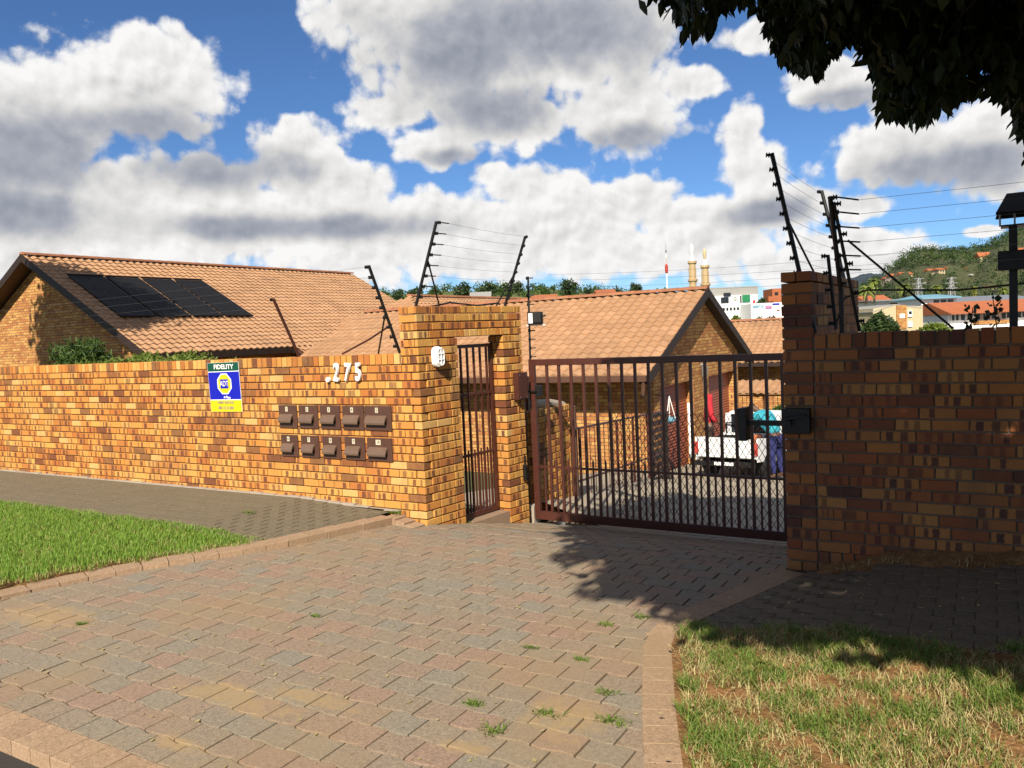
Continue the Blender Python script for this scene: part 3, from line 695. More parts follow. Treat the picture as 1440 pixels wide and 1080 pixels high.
# --- left house, ridge along y at x = -26.1
XR, ZRL, XE, ZEL, YV = -26.136, 4.87, -20.263, 1.61, 14.0
LH = thing('house', (-26, 20, 0), 'large brick house with long tiled gable roof carrying black solar mats', 'house')
pl = math.atan2(ZRL-ZEL, XE-XR); upL = Vector((-math.cos(pl), 0, math.sin(pl)))
rf = MB(); rf.prism([(XR, YV, ZRL-.06), (XE, YV, ZEL-.06), (XE, YV, ZEL-.14), (XR, YV, ZRL-.14)], (0, 15.2, 0))
rf.prism([(XR, YV, ZRL-.06), (XR, YV, ZRL-.14), (2*XR-XE, YV, ZEL-.14), (2*XR-XE, YV, ZEL-.06)], (0, 15.2, 0))
XE2, ZE2 = XE+3.4, ZEL-3.4*math.tan(pl)
rf.prism([(XE+.01, 19.6, ZEL-.065), (XE2, 19.6, ZE2-.06), (XE2, 19.6, ZE2-.14), (XE+.01, 19.6, ZEL-.145)], (0, 9.6, 0))
roofL = rf.build('roof', M_FASCIA, LH)
LT = (XE-XR)/math.cos(pl)
tiled_slope(roofL, (XE, YV, ZEL-.03), (0, 1, 0), upL, 15.2, LT)
tiled_slope(LH, (XE2, 19.6, ZE2-.03), (0, 1, 0), upL, 9.6, 3.4/math.cos(pl), cap=0) 
ridge_caps(roofL, (XR, YV, ZRL+.02), (XR, YV+15.2, ZRL+.02))
w = MB(); w.prism([(2*XR-XE+.7, YV+.5, -2), (XE-.7, YV+.5, -2), (XE-.7, YV+.5, ZEL+.2), (XR, YV+.5, ZRL-.25), (2*XR-XE+.7, YV+.5, ZEL+.2)], (0, 14.2, 0)); w.build('wall', M_HBRICK, LH)
bb = MB()
for s in (1, -1):
    e = XR+s*(XE-XR+.03)
    bb.prism([(XR, YV-.03, ZRL+.02), (e, YV-.03, ZEL), (e, YV-.03, ZEL-.24), (XR, YV-.03, ZRL-.22)], (0, .035, 0))
bb.build('barge_board', M_WOOD, LH)
fa = MB(); fa.box(XE-.02, XE+.10, YV, 19.6, ZEL-.22, ZEL-.05); fa.build('gutter', M_WOOD, LH)
def roofpt(x, y, h=0.0): return Vector((x, y, ZRL-(x-XR)*math.tan(pl)+h))
ends = [(14.45, 15.05), (15.75, 15.15), (16.98, 16.3), (18.2, 17.45), (19.45, 18.6)]
for i in range(4):
    a0, a1 = 14.55+i*1.26, 14.55+(i+1)*1.26-.09
    s = MB(); s.prism([roofpt(-24.6, a0, .075), roofpt(-24.6, a1, .075), roofpt(-22.15, a1+.02, .075), roofpt(-22.15, a0+.02, .075)], (0, 0, .03))
    sm = s.build('solar_mat', M_SOLAR, LH)
    pp = MB(); pp.tube(roofpt(-24.66, a0, .11), roofpt(-24.66, a1, .11), .03); pp.tube(roofpt(-22.1, a0, .11), roofpt(-22.1, a1, .11), .03)
    for k in range(1, 12):
        yy = a0+(a1-a0)*k/12; pp.tube(roofpt(-24.6, yy, .107), roofpt(-22.15, yy, .107), .008, n=4, cap=False)
    pp.build('header_pipe', M_SOLAR, sm)
# --- middle house between them
MH = thing('house', (-20, 32, -2), 'low tiled roof with red ridge peeping behind the gateway', 'house')
XRM, ZRM = -20.0, 3.37
ya, run = 25.6, 6.5; ze = ZRM-run*math.tan(pit); rf = MB()
rf.add([(XRM, ya, ZRM-.06), (XRM, 37.6, ZRM-.06), (XRM+run, 37.6, ze-.06), (XRM+run, ya-run, ze-.06), (XRM-run, ya-run, ze-.06), (XRM-run, 37.6, ze-.06)], [(0,3,2,1), (0,4,3), (0,1,5,4), (1,2,5), (2,3,4,5)])
rm = rf.build('roof', M_FASCIA, MH)
tiled_slope(rm, (XRM+run, ya-run, ze-.03), (0, 1, 0), (-math.cos(pit), 0, math.sin(pit)), 37.6-ya+run, run/math.cos(pit), keep=lambda a, u: a > u*math.cos(pit)-.1)
tiled_slope(rm, (XRM-run, ya-run, ze-.03), (1, 0, 0), (0, math.cos(pit), math.sin(pit)), 2*run, run/math.cos(pit), keep=lambda a, u: u*math.cos(pit)-.1 < a < 2*run-u*math.cos(pit)-.1)
ridge_caps(rm, (XRM, ya, ZRM+.02), (XRM, 37.6, ZRM+.02))
w = MB(); w.box(XRM-run+.5, XRM+run-.5, ya-run+.5, 37, -4, ze-.1); w.build('wall', M_HBRICK, MH)
# --- house beyond the garages (right)
BHs = thing('house', (-2, 33, -2), 'tiled house beyond the garages half hidden by the right pier', 'house')
a = at(1030, 452, 34.0); b_ = at(1140, 452, 34.0); yB = (a.y+b_.y)/2
zr_ = a.z; xL, xR_ = a.x-1.5, b_.x+.8
ry = a.y+2.0; pB = R(26); ez = zr_-3.4*math.tan(pB)
rf = MB(); rf.prism([(xL, ry, zr_-.05), (xL, ry-3.4, ez-.05), (xL, ry-3.4, ez-.2), (xL, ry, zr_-.2)], (xR_-xL, 0, 0)); rB = rf.build('roof', M_WOOD, BHs)
tiled_slope(rB, (xL, ry-3.4, ez-.02), (1, 0, 0), (0, math.cos(pB), math.sin(pB)), xR_-xL, 3.4/math.cos(pB), cap=300)
ridge_caps(rB, (xL, ry, zr_+.02), (xR_, ry, zr_+.02))
w = MB(); w.box(xL+.4, xR_-.4, ry-2.4, ry+3, -3, ez+.3); w.build('wall', M_HBRICK, BHs)
ct = MB()
v0 = Vector((xL+.2, ry-5.6, ez-1.15)); ct.box(xL, xR_, ry-6.2, ry-4.0, ez-1.05, ez-.97); ctm = ct.build('veranda_roof', M_WOOD, BHs)
tiled_slope(ctm, (xL, ry-6.25, ez-1.02), (1, 0, 0), (0, math.cos(R(15)), math.sin(R(15))), xR_-xL, 1.4, cap=0)
ps = MB()
for xx in (xL+1.2, xL+3.3, xL+5.6): ps.box(xx, xx+.36, ry-6.1, ry-5.74, -3, ez-1.06)
ps.build('pillar', M_HBRICK, BHs)
rl = MB()
for i in range(24): rl.tube((xL+1.3+i*.16, ry-6.0, -2.2), (xL+1.3+i*.16, ry-6.0, -1.0), .012, n=4)
rl.tube((xL+1.3, ry-6.0, -1.0), (xL+5.2, ry-6.0, -1.0), .025); rl.build('railing', M_GATE, BHs)

# ------------------------------------------------------------------ gates
def bar(mb, p0, p1, sx, sy): 
    x, y = p0[0], p0[1]; mb.box(min(p0[0], p1[0])-sx/2, max(p0[0], p1[0])+sx/2, y-sy/2, y+sy/2, min(p0[2], p1[2]), max(p0[2], p1[2]))
SG = thing('sliding_gate', (-3.1, 8.45, -.63), 'wide brown steel bar gate with black mesh panel closing the driveway', 'gate')
gx0, gx1, gz0, gz1, gyy = -4.82, -1.30, -.575, 1.375, 8.45
f_ = MB(); f_.box(gx0, gx0+.075, gyy-.025, gyy+.025, gz0, gz1); f_.box(gx0+.0755, gx1, gyy-.024, gyy+.024, gz1-.075, gz1-.001); f_.box(gx0+.0755, gx1, gyy-.03, gyy+.03, gz0+.001, gz0+.10); f_.box(gx1-.07, gx1-.001, gyy-.022, gyy+.022, gz0+.1005, gz1-.0755)
f_.build('frame', M_GATE, SG, .003)
r_ = MB(); r_.box(gx0+.076, gx1-.071, gyy-.012, gyy+.012, .06, .085); r_.build('rail', M_GATE, SG)
nb = 20; xb = [gx0+.075+(gx1-gx0-.145)*(i+1)/(nb+1) for i in range(nb)]
bmesh_ = None
for x in xb:
    m_ = MB(); m_.box(x-.0155, x+.0155, gyy-.0135, gyy+.0135, gz0+.1006, gz1-.076)
    m_.build('bar', M_GATE, SG)
allx = [gx0+.075]+xb+[gx1-.07]
for i in range(len(allx)-1):
    x = (allx[i]+allx[i+1])/2; m_ = MB(); m_.box(x-.010, x+.010, gyy-.009, gyy+.009, gz0+.1007, .16); m_.add([(x-.008, gyy-.008, .16), (x+.008, gyy-.008, .16), (x+.008, gyy+.008, .16), (x-.008, gyy+.008, .16), (x, gyy, .20)], [(0,1,4),(1,2,4),(2,3,4),(3,0,4)])
    m_.build('short_bar', M_GATE, SG)
# expanded mesh behind the bars
m_ = MB(); xm0, xm1, zm0, zm1 = -3.78, -1.37, gz0+.1, .80; hx, hz = .034, .058
def clipseg(x0_, z0_, x1_, z1_):
    if min(x0_, x1_) < xm0-1e-6 or max(x0_, x1_) > xm1+1e-6 or max(z0_, z1_) > zm1 or min(z0_, z1_) < zm0: return
    dx, dz_ = x1_-x0_, z1_-z0_; l = math.hypot(dx, dz_); nx_, nz_ = -dz_/l*.0028, dx/l*.0028; y = gyy+.020
    m_.add([(x0_+nx_, y, z0_+nz_), (x1_+nx_, y, z1_+nz_), (x1_-nx_, y, z1_-nz_), (x0_-nx_, y, z0_-nz_), (x0_+nx_, y+.003, z0_+nz_), (x1_+nx_, y+.003, z1_+nz_), (x1_-nx_, y+.003, z1_-nz_), (x0_-nx_, y+.003, z0_-nz_)], [(0,1,2,3),(7,6,5,4),(0,4,5,1),(2,6,7,3)])
for i in range(int((xm1-xm0)/hx)):
    for j in range(int((zm1-zm0)/hz)):
        x, z = xm0+i*hx, zm0+j*hz
        if (i+j) % 2 == 0: clipseg(x, z, x+hx, z+hz)
        else: clipseg(x, z+hz, x+hx, z)
m_.build('wire_mesh', M_BLACK, SG, kind='stuff')
wl = MB()
for x in (gx0+.35, gx1-.5): wl.lathe([(.05, -.015), (.06, -.012), (.05, 0), (.06, .012), (.05, .015)], (0, 0, 0), 14); wl.v = [tuple(p) for p in wl.v]
wl = MB()
for x in (gx0+.35, gx1-.5):
    M = Matrix.Translation(Vector((x, gyy, -.60))) @ Matrix.Rotation(math.pi/2, 4, 'X'); t_ = MB(); t_.lathe([(.045, -.015), (.05, -.012), (.045, 0), (.05, .012), (.045, .015)], (0, 0, 0), 14); wl.add([M @ Vector(p) for p in t_.v], t_.f)
wl.build('wheel', M_STEEL, SG)
kb = MB(); kb.box(gx0-.02, gx0+.10, gyy-.05, gyy-.03, .98, 1.0); kb.box(gx0+.08, gx0+.14, gyy-.03, gyy+.05, .93, 1.06); kb.build('latch', M_BLACK, SG)
gp = thing('gate_catch_post', (-4.87, 8.5, -.65), 'thin brown steel catch post between gateway and sliding gate', 'post')
m_ = MB(); m_.box(-4.90, -4.865, 8.46, 8.5, .75, 1.15); m_.box(-4.9, -4.84, 8.455, 8.49, 1.151, 1.17); m_.build('guide', M_GATE, gp); m_ = MB(); m_.box(-4.93, -4.83, 8.42, 8.56, -.66, -.42); m_.build('foot', M_CONC, gp)
tr = MB(); tr.box(-4.75, -1.4, gyy-.03, gyy+.03, -.66, -.642); tr.tube((-4.75, gyy, -.638), (-1.4, gyy, -.638), .012); o = tr.build('gate_track', M_STEEL); tag(o, 'steel ground track under the sliding gate', 'track')
# pedestrian gate in the portal, set towards the back of the opening
PG = thing('walk_gate', tuple(frame(*PO, PA, 1.0, .15, -.37).translation), 'narrow brown barred gate inside the brick gateway opening', 'gate')
Mg = frame(*PO, PA, 0, .17, 0)
m_ = MB(); a, b = T1+.02, T2-.015
for x0, x1, z0, z1 in ((a, a+.04, -.36, 1.60), (b-.04, b, -.36, 1.60), (a+.0405, b-.0405, 1.56, 1.599), (a+.0405, b-.0405, -.359, -.31)): m_.box(x0, x1, -.02, .02, z0, z1, Mg)
m_.build('frame', M_GATE, PG)
for z in (.33, 1.02): m_ = MB(); m_.box(a+.0405, b-.0405, -.012, .012, z, z+.03, Mg); m_.build('rail', M_GATE, PG)
for i in range(6):
    x = a+.04+(b-a-.08)*(i+.5)/6; m_ = MB(); m_.box(x-.011, x+.011, -.0105, .0105, -.309, 1.559, Mg); m_.build('bar', M_GATE, PG)
for i in range(5):
    x = a+.04+(b-a-.08)*(i+1)/6; m_ = MB(); m_.box(x-.007, x+.007, -.0075, .0075, -.309, .40, Mg); m_.build('short_bar', M_GATE, PG)
m_ = MB(); m_.box(a+.02, a+.10, -.05, -.021, .45, .62, Mg); m_.build('lock', M_BLACK, PG)
# lock box on the portal's right pier
lb = thing('junction_box', tuple(frame(*PO, PA, 1.66, -.05, .92).translation), 'dark brown flat metal box on the gateway pier beside the sliding gate', 'box')
m_ = MB(); m_.box(1.55, 1.745, -.075, -.003, .915, 1.235, Mp); bo = m_.build('body', M_GATE, lb, .004)
m_ = MB(); m_.box(1.57, 1.725, -.082, -.0755, .93, 1.22, Mp); m_.build('cover', M_GATE, lb)
for tt, zz in ((1.58, .945), (1.715, .945), (1.58, 1.205), (1.715, 1.205)): m_ = MB(); m_.box(tt-.005, tt+.005, -.086, -.0825, zz-.005, zz+.005, Mp); m_.build('screw', M_STEEL, lb)
sb = thing('switch_box', tuple(frame(*PO, PA, 1.68, -.03, 0).translation), 'small black cable box low on the gateway pier', 'box')
m_ = MB(); m_.box(1.655, 1.70, -.045, -.003, -.06, .13, Mp); m_.build('body', M_DARKBOX, sb, .006); m_ = MB(); m_.path([Mp @ Vector((1.68, -.02, .131)), Mp @ Vector((1.685, -.02, .26))], .008); m_.build('cable', M_DARKBOX, sb)
# bulkhead lamp
wlp = thing('wall_lamp', tuple(frame(*PO, PA, .22, 0, 1.40).translation), 'white oval bulkhead lamp with wire guard on the gateway', 'lamp')
def oval(t0, z0, rx, rz, y0, y1, n=20, inner=None):
    P = []
    for i in range(n):
        c, s = math.cos(2*math.pi*i/n), math.sin(2*math.pi*i/n)
        P.append((t0+rx*c, y0, z0+(rz-rx)*(1 if s > 0 else -1)*(abs(s) > .3)+rx*s))
    return P
Tl, Zl = .245, 1.493
m_ = MB(); m_.prism(oval(Tl, Zl, .062, .108, -.002, 0), (0, -.055, 0), Mp); m_.build('body', M_PVC, wlp, .006)
m_ = MB(); m_.prism(oval(Tl, Zl, .042, .085, -.058, 0), (0, -.028, 0), Mp); m_.build('glass', M_GLOBE, wlp, .01)
m_ = MB()
op = [Mp @ Vector((p[0], -.088, p[2])) for p in oval(Tl, Zl, .046, .09, 0, 0)]; m_.path(op+[op[0]], .007, 6)
for dz_ in (-.03, .03): m_.tube(Mp @ Vector((Tl-.05, -.09, Zl+dz_)), Mp @ Vector((Tl+.05, -.09, Zl+dz_)), .006)
for s_ in (-1, 1): m_.tube(Mp @ Vector((Tl, -.05, Zl+s_*.098)), Mp @ Vector((Tl, -.09, Zl+s_*.088)), .007)
m_.tube(Mp @ Vector((Tl, -.091, Zl-.088)), Mp @ Vector((Tl, -.091, Zl+.088)), .005); m_.build('guard', M_PVC, wlp)

# ------------------------------------------------------------------ sign, numbers, letter boxes
YW = 6.545
sg = thing('security_sign', (-7.98, YW-.01, .91), 'blue, yellow and green security company board hung on the left wall', 'sign')
xs0, xs1 = -8.27, -7.71; SH = -.025     # the board hangs slightly askew
def sp_(x, z): return (x+(z-1.21)*SH*1.2, z+(x+7.99)*.012)
def spanel(x0, x1, z0, z1, y, th_, m, name, parent):
    q = [sp_(x0, z0), sp_(x1, z0), sp_(x1, z1), sp_(x0, z1)]
    return MB().prism([(p[0], y, p[1]) for p in q], (0, -th_, 0)).build(name, m, parent)
spanel(xs0, xs1, .91, 1.51, YW, .004, M_WHITE, 'backing', sg)
spanel(xs0+.004, xs1-.004, 1.405, 1.508, YW-.0045, .001, M_GRNT, 'header_band', sg); spanel(xs0+.004, xs1-.004, 1.062, 1.395, YW-.0045, .001, M_BLUET, 'blue_field', sg); spanel(xs0+.004, xs1-.004, .912, 1.052, YW-.0045, .001, M_YELT, 'footer_band', sg)
def octo(cx_, cz, rx, rz, y, m, name):
    k = .42; q = [(-rx*k, -rz), (rx*k, -rz), (rx, -rz*.42), (rx, rz*.42), (rx*k, rz), (-rx*k, rz), (-rx, rz*.42), (-rx, -rz*.42)]
    return MB().prism([(sp_(cx_+a, cz+b)[0], y, sp_(cx_+a, cz+b)[1]) for a, b in q], (0, -.001, 0)).build(name, m, sg)
octo(-7.985, 1.25, .125, .125, YW-.006, M_WHITE, 'badge'); octo(-7.985, 1.25, .108, .112, YW-.0075, M_YELT, 'badge')
spanel(-8.055, -7.915, 1.195, 1.305, YW-.009, .001, M_BLUET, 'badge', sg)
curve_text('FIDELITY', .078, .0015, M_WHITE, sg, WALLTEXT(-7.985, YW-.0065, 1.455, 1.15), 'lettering')
curve_text('ADT', .095, .0, M_WHITE, sg, WALLTEXT(-7.985, YW-.0115, 1.25, .80), 'lettering')
curve_text('Always There', .036, .002, M_WHITE, sg, WALLTEXT(-7.985, YW-.0065, 1.09, 1.0, .15), 'lettering')
curve_text('ARMED RESPONSE', .036, .0006, M_MAUVE, sg, WALLTEXT(-7.985, YW-.0065, 1.022, .98), 'lettering')
curve_text('086 12 12 400', .05, .0015, M_MAUVE, sg, WALLTEXT(-7.985, YW-.0065, .957, .92), 'lettering')
hn = thing('house_number', (-6.0, YW, 1.25), 'white raised number 275 with a dot high on the left wall', 'number')
for ch, x in (('2', -6.145), ('7', -5.985), ('5', -5.83)):
    curve_text(ch, .265, .007, M_WHITE, hn, WALLTEXT(x, YW-.022, 1.355, .62, .16 if ch != '5' else .02), 'digit', ext=.014)
m_ = MB(); Mr = Matrix.Translation(Vector((-6.275, YW-.015, 1.285))) @ Matrix.Rotation(math.pi/2, 4, 'X'); t_ = MB(); t_.lathe([(.026, -.018), (.03, -.012), (.03, .012), (.026, .018)], (0, 0, 0), 14); m_.add([Mr @ Vector(p) for p in t_.v], t_.f); m_.build('dot', M_WHITE, hn)
cols = [(-7.085, -6.80), (-6.765, -6.475), (-6.435, -6.145), (-6.105, -5.80), (-5.785, -5.425)]
ordn = ['leftmost', 'second', 'third', 'fourth', 'rightmost']
for row, (z0, z1, nums) in enumerate(((.735, .998, ['1', '2', '3', '4', '5']), (.405, .655, ['6', '7', '8', '9', '10']))):
    for c_, (x0, x1) in enumerate(cols):
        if row == 1: x0, x1 = x0+.01, x1-.012
        lab = f'brown letter box, {ordn[c_]} in the {"upper" if row == 0 else "lower"} row on the wall'
        t_ = thing('letter_box', ((x0+x1)/2, YW, z0), lab, 'letter box', 'letter boxes set in the left wall')
        MB().box(x0, x1, YW-.012, YW+.02, z0, z1).build('face_plate', M_BOXBR, t_, .003)
        fx0, fx1, fz = x0+.03, x1-.055, z0+(z1-z0)*.62
        MB().prism([(fx0, YW-.0125, fz), (fx0, YW-.05, fz-.03), (fx0, YW-.062, fz-.075), (fx0, YW-.058, fz-.098), (fx0, YW-.05, fz-.075), (fx0, YW-.0125, fz-.03)], (fx1-fx0, 0, 0)).build('flap', M_FLAP, t_, .002)
        MB().box(fx0+.005, fx1-.005, YW-.016, YW-.0125, fz-.10, fz-.035).build('slot', M_DARKBOX, t_)
        cxp = (x0+x1)/2-.01; wN = .026 if len(nums[c_]) == 1 else .055
        npl = MB().box(cxp-wN/2-.006, cxp+wN/2+.006, YW-.0145, YW-.0125, z1-.072, z1-.018).build('number_plate', M_NUM, t_)
        curve_text(nums[c_], .05, .0, M_BOXBR, npl, WALLTEXT(cxp, YW-.016, z1-.045, .85), 'digit', ext=.0006)

# ------------------------------------------------------------------ electric fences
def fence_post(parent, base, top, r=.014, ins=None, ins_dir=(0, -1, 0), brace=None, n_ins=9, low=None, m=M_BLACK, start=.08):
    base, top = Vector(base), Vector(top); p = MB()
    p.tube(base, top, r, r, 8)
    if low is not None: p.tube(low, base, r, r, 8)
    po = p.build('post', m, parent); idv = Vector(ins_dir).normalized(); tips = []
    for i in range(n_ins):
        c = base+(top-base)*(start+(1-start)*(i+.0)/(n_ins-1)*.985); t_ = MB()
        t_.tube(c, c+idv*.045, .010, .010, 8); t_.tube(c+idv*.02, c+idv*.027, .019, .019, 8); t_.tube(c+idv*.038, c+idv*.046, .018, .018, 8); t_.build('insulator', M_DARKBOX, po); tips.append(c+idv*.044)
    if brace: b_ = MB(); b_.tube(*brace, .009, .009, 6); b_.build('brace', m, po)
    return tips
def wire(parent, p0, p1, sag=.0, r=.0016, m=M_WIRE, n=6):
    p0, p1 = Vector(p0), Vector(p1); pts = [p0.lerp(p1, i/n)-Vector((0, 0, sag*4*(i/n)*(1-i/n))) for i in range(n+1)]
    MB().path(pts, r, 4).build('wire', m, parent)
EL = thing('electric_fence', (-9, 6.7, 1.55), 'electric fence strands on leaning posts along the left wall', 'fence')
tA = fence_post(EL, (-5.36, 6.66, 1.55), (-5.34, 6.22, 2.44), .016, ins_dir=(-1, -.2, 0), n_ins=9, brace=((-5.35, 6.45, 1.98), (-5.62, 6.62, 1.55)))
tB = fence_post(EL, (-6.83, 6.66, 1.55), (-6.80, 6.30, 2.20), .017, ins_dir=(-1, 0, 0), n_ins=2, m=M_GATE)
far = Vector((-14.5, 6.66, 1.55)); farT = Vector((-14.5, 6.22, 2.44))
for i in range(1, 9):
    q = far.lerp(farT, .1+.9*i/9); wire(EL, q, tA[i] if i < 3 else Vector((-6.6, 6.6-.045*i, 1.6+.09*i))*0+tA[i], .01, .0015)
MB().path([(-5.40, 6.60, 1.85), (-5.75, 6.62, 1.70), (-6.15, 6.64, 1.56)], .010).build('cable', M_GATE, EL)
EP = thing('electric_fence', (-5, 7.4, 1.95), 'electric fence strands between two tall leaning posts on top of the gateway', 'fence')
t1 = fence_post(EP, (-5.15, 6.66, 1.94), (-4.80, 6.66, 2.86), .016, ins_dir=(.55, .83, .05), n_ins=9, brace=((-4.94, 6.67, 2.48), (-5.03, 6.98, 1.945)))
t2 = fence_post(EP, (-4.95, 8.1, 1.94), (-4.60, 8.1, 2.80), .016, ins_dir=(.5, -.3, .1), n_ins=9, brace=((-4.78, 8.1, 2.37), (-4.97, 7.9, 1.945)))
for i in range(1, 9):
    q = t1[i]+Vector((.02, .12, 0)); MB().tube(t1[i], q, .006).build('strain_insulator', M_DARKBOX, EP); wire(EP, q, t2[i], .012, .0014)
MB().path([(-5.1, 6.75, 2.0), (-5.0, 7.1, 2.06), (-4.97, 7.6, 2.03), (-4.96, 8.0, 2.06)], .010).build('cable', M_BLACK, EP)
FP = thing('floodlight_post', (-4.87, 8.55, 1.0), 'thin black fence post with a small floodlight right of the gateway', 'post')
fp = MB(); fp.tube((-4.87, 8.55, 1.0), (-4.84, 8.55, 2.38), .013); fpo = fp.build('pole', M_BLACK, FP)
for i in range(11):
    z = 1.3+i*.106; c = Vector((-4.845, 8.55, z)); MB().tube(c, c+Vector((.06, .02, 0)), .007).tube(c-Vector((.02, 0, 0)), c+Vector((.0, 0, 0)), .02).build('insulator', M_DARKBOX, fpo)
fl = thing('floodlight', (-4.72, 8.52, 1.78), 'black and white floodlight fixed to the thin post by the gateway', 'floodlight')
Ml = Matrix.Translation(Vector((-4.76, 8.50, 1.87))) @ Matrix.Rotation(R(20), 4, 'Z')
MB().box(-.07, .11, -.05, .05, -.075, .075, Ml).build('body', M_BLACK, fl, .01); MB().box(-.055, -.005, -.056, -.0505, -.06, .06, Ml).build('lens', M_GLOBE, fl); MB().box(.0, .10, -.062, -.051, -.055, .055, Ml).build('grille', M_DARKBOX, fl, .004); MB().box(-.09, .14, -.012, .012, -.09, -.076, Ml).build('bracket', M_PVC, fl); MB().tube(Ml @ Vector((.11, -.02, .02)), Ml @ Vector((.15, -.02, .03)), .012).build('sensor', M_BLACK, fl)
ER = thing('electric_fence', (-1.2, 7.5, 1.98), 'electric fence strands on two leaning posts over the return of the right pier', 'fence')
tr1 = fence_post(ER, (-1.24, 6.40, 1.975), (-1.44, 6.40, 2.98), .017, ins_dir=(-.9, -.35, .1), n_ins=9, brace=((-1.33, 6.41, 2.45), (-1.17, 6.72, 1.98)), low=(-1.148, 6.36, 1.60))
tr2 = fence_post(ER, (-1.24, 8.60, 1.975), (-1.46, 8.60, 2.98), .017, ins_dir=(-.8, -.6, .1), n_ins=9, brace=((-1.3, 8.6, 2.3), (-1.2, 8.3, 1.98)))
for i in range(9): wire(ER, tr1[i], tr2[i], .01, .0014)
ER2 = thing('electric_fence', (0, 6.3, 1.6), 'electric fence strands stretched along the top of the right wall', 'fence')
tc1 = fence_post(ER2, (-.96, 6.36, 1.90), (-.98, 6.10, 2.56), .017, ins_dir=(1, 0, 0), n_ins=7, low=(-.96, 6.37, 1.59), brace=((-.88, 6.17, 2.25), (-.24, 6.40, 1.595)))
fence_post(ER2, (-.85, 6.45, 1.60), (-.96, 6.12, 2.52), .012, ins_dir=(1, .2, 0), n_ins=5)
fence_post(ER2, (-1.02, 6.5, 1.62), (-1.06, 6.45, 2.18), .013, ins_dir=(-1, 0, 0), n_ins=5)
for i in range(1, 7):
    z = 2.52-.097*(6-i); y = 6.15+.04*(6-i)/6; q = Vector((-.80, y, z)); MB().tube(tc1[i], q, .006).build('strain_insulator', M_DARKBOX, ER2); wire(ER2, q, (3.2, y, z), .01, .0016)
MB().path([(-1.0, 6.3, 1.62), (-.95, 6.45, 1.85), (-.8, 6.5, 1.9), (-.2, 6.5, 1.86), (.6, 6.5, 1.9), (3, 6.5, 1.9)], .007).build('cable', M_BLACK, ER2)
# roofed post at the right edge
rp = thing('bird_table', (.12, 6.45, 1.6), 'black post with a box and small sloping roof above the right wall', 'post')
MB().box(.095, .145, 6.42, 6.47, 1.4, 2.26).build('pole', M_DARKBOX, rp); MB().box(.03, .34, 6.36, 6.405, 1.97, 2.10).build('board', M_DARKBOX, rp, .004); MB().box(.05, .30, 6.35, 6.55, 2.262, 2.272).build('tray', M_DARKBOX, rp)
for x in (.045, .13, .30): MB().tube((x, 6.45, 2.27), (x, 6.45, 2.40), .006).build('rod', M_STEEL, rp)
MB().prism([(.02, 6.30, 2.35), (.36, 6.30, 2.35), (.36, 6.46, 2.49), (.085, 6.46, 2.49)], (0, .012, -.012)).prism([(.02, 6.62, 2.35), (.085, 6.463, 2.49), (.36, 6.463, 2.49), (.36, 6.62, 2.35)], (0, .012, -.012)).build('roof', M_DARKBOX, rp)
# intercom on the right pier
ic = thing('intercom', (-1.3, 6.3, .85), 'black intercom panel on an arm reaching from the right pier over the driveway', 'intercom')
MB().box(-1.375, -1.175, 6.22, 6.295, .85, 1.04).build('mounting_box', M_DARKBOX, ic, .004)
MB().box(-1.62, -1.30, 6.16, 6.19, .915, .955).build('arm', M_DARKBOX, ic); MB().prism([(-1.36, 6.219, .95), (-1.20, 6.219, .99), (-1.20, 6.219, 1.0), (-1.36, 6.219, .97)], (0, -.05, 0)).build('bracket', M_DARKBOX, ic)
MB().prism([(-1.69, 6.11, 1.045), (-1.615, 6.11, 1.055), (-1.615, 6.11, .80), (-1.675, 6.11, .80)], (0, .12, 0)).build('panel', M_DARKBOX, ic, .004)

# ------------------------------------------------------------------ inside the yard
iw = thing('garden_wall', (-4.95, 9.2, -.8), 'short brick wall with rounded coping just inside the sliding gate', 'wall')
pc = Pieces('brick', M_BRICK, iw, 'hidden_bricks')
for k in range(18):
    zb = -.80+k*CH
    course(pc, -4.9, 8.66, 90, 0, .96, zb, (.116 if k % 2 else 0), 0, .1)
    bk(pc, -5.01, 8.66, 0, 0, .104, 0, .1, zb, zb+BH)
pc.finish(); MB().box(-5.12, -4.92, 8.68, 9.6, -1.0, .70).build('mortar_bed', M_MORTAR, iw)
MB().path([(-5.0, 8.64, .80), (-5.0, 9.2, .775), (-5.0, 9.62, .70)], .055, 10).build('coping', M_CONC, iw)
pf = thing('palisade_fence', (-5.0, 11.5, -.9), 'low brown railing fence running back from the post inside the gate', 'fence')
m_ = MB(); m_.tube((-4.9, 9.72, -1.0), (-4.9, 9.72, .67), .05, .05, 10); m_.tube((-4.9, 9.72, .67), (-4.9, 9.72, .69), .055, .03, 10); m_.build('pipe_post', M_FASCIA, pf)
for z in (.33, -.40): m_ = MB(); m_.tube((-4.9, 9.8, z+.03), (-4.95, 13.2, z-.10), .016); m_.build('rail', M_GATE, pf)
for i in range(20):
    y = 9.9+i*.165; s_ = -.04*(y-9.8); r_ = .006 if i % 4 else .022
    m_ = MB(); m_.tube((-4.9-.015*(y-9.8), y, -.58+s_*2.2), (-4.9-.015*(y-9.8), y, .36+s_), r_, r_, 6); m_.build('paling', M_GATE, pf)
V_, n_ = [], 8
ysa = fl_(8.72, 14.2, .3)
for y in ysa:
    for i in range(n_+1):
        u = i/n_; x = -5.6+u*1.5; hi_ = -.47-.135*(y-9.2); V_.append((x, y, hi_+(dz(y)+.004-hi_)*max(0, (u-.45)/.55)))
oa = bpy.data.objects.new('yard_apron', mesh_np('yard_apron', V_, [(j*(n_+1)+i, j*(n_+1)+i+1, (j+1)*(n_+1)+i+1, (j+1)*(n_+1)+i) for j in range(len(ysa)-1) for i in range(n_)], M_YARD, None, True)); link(oa); oa['kind'] = 'structure'
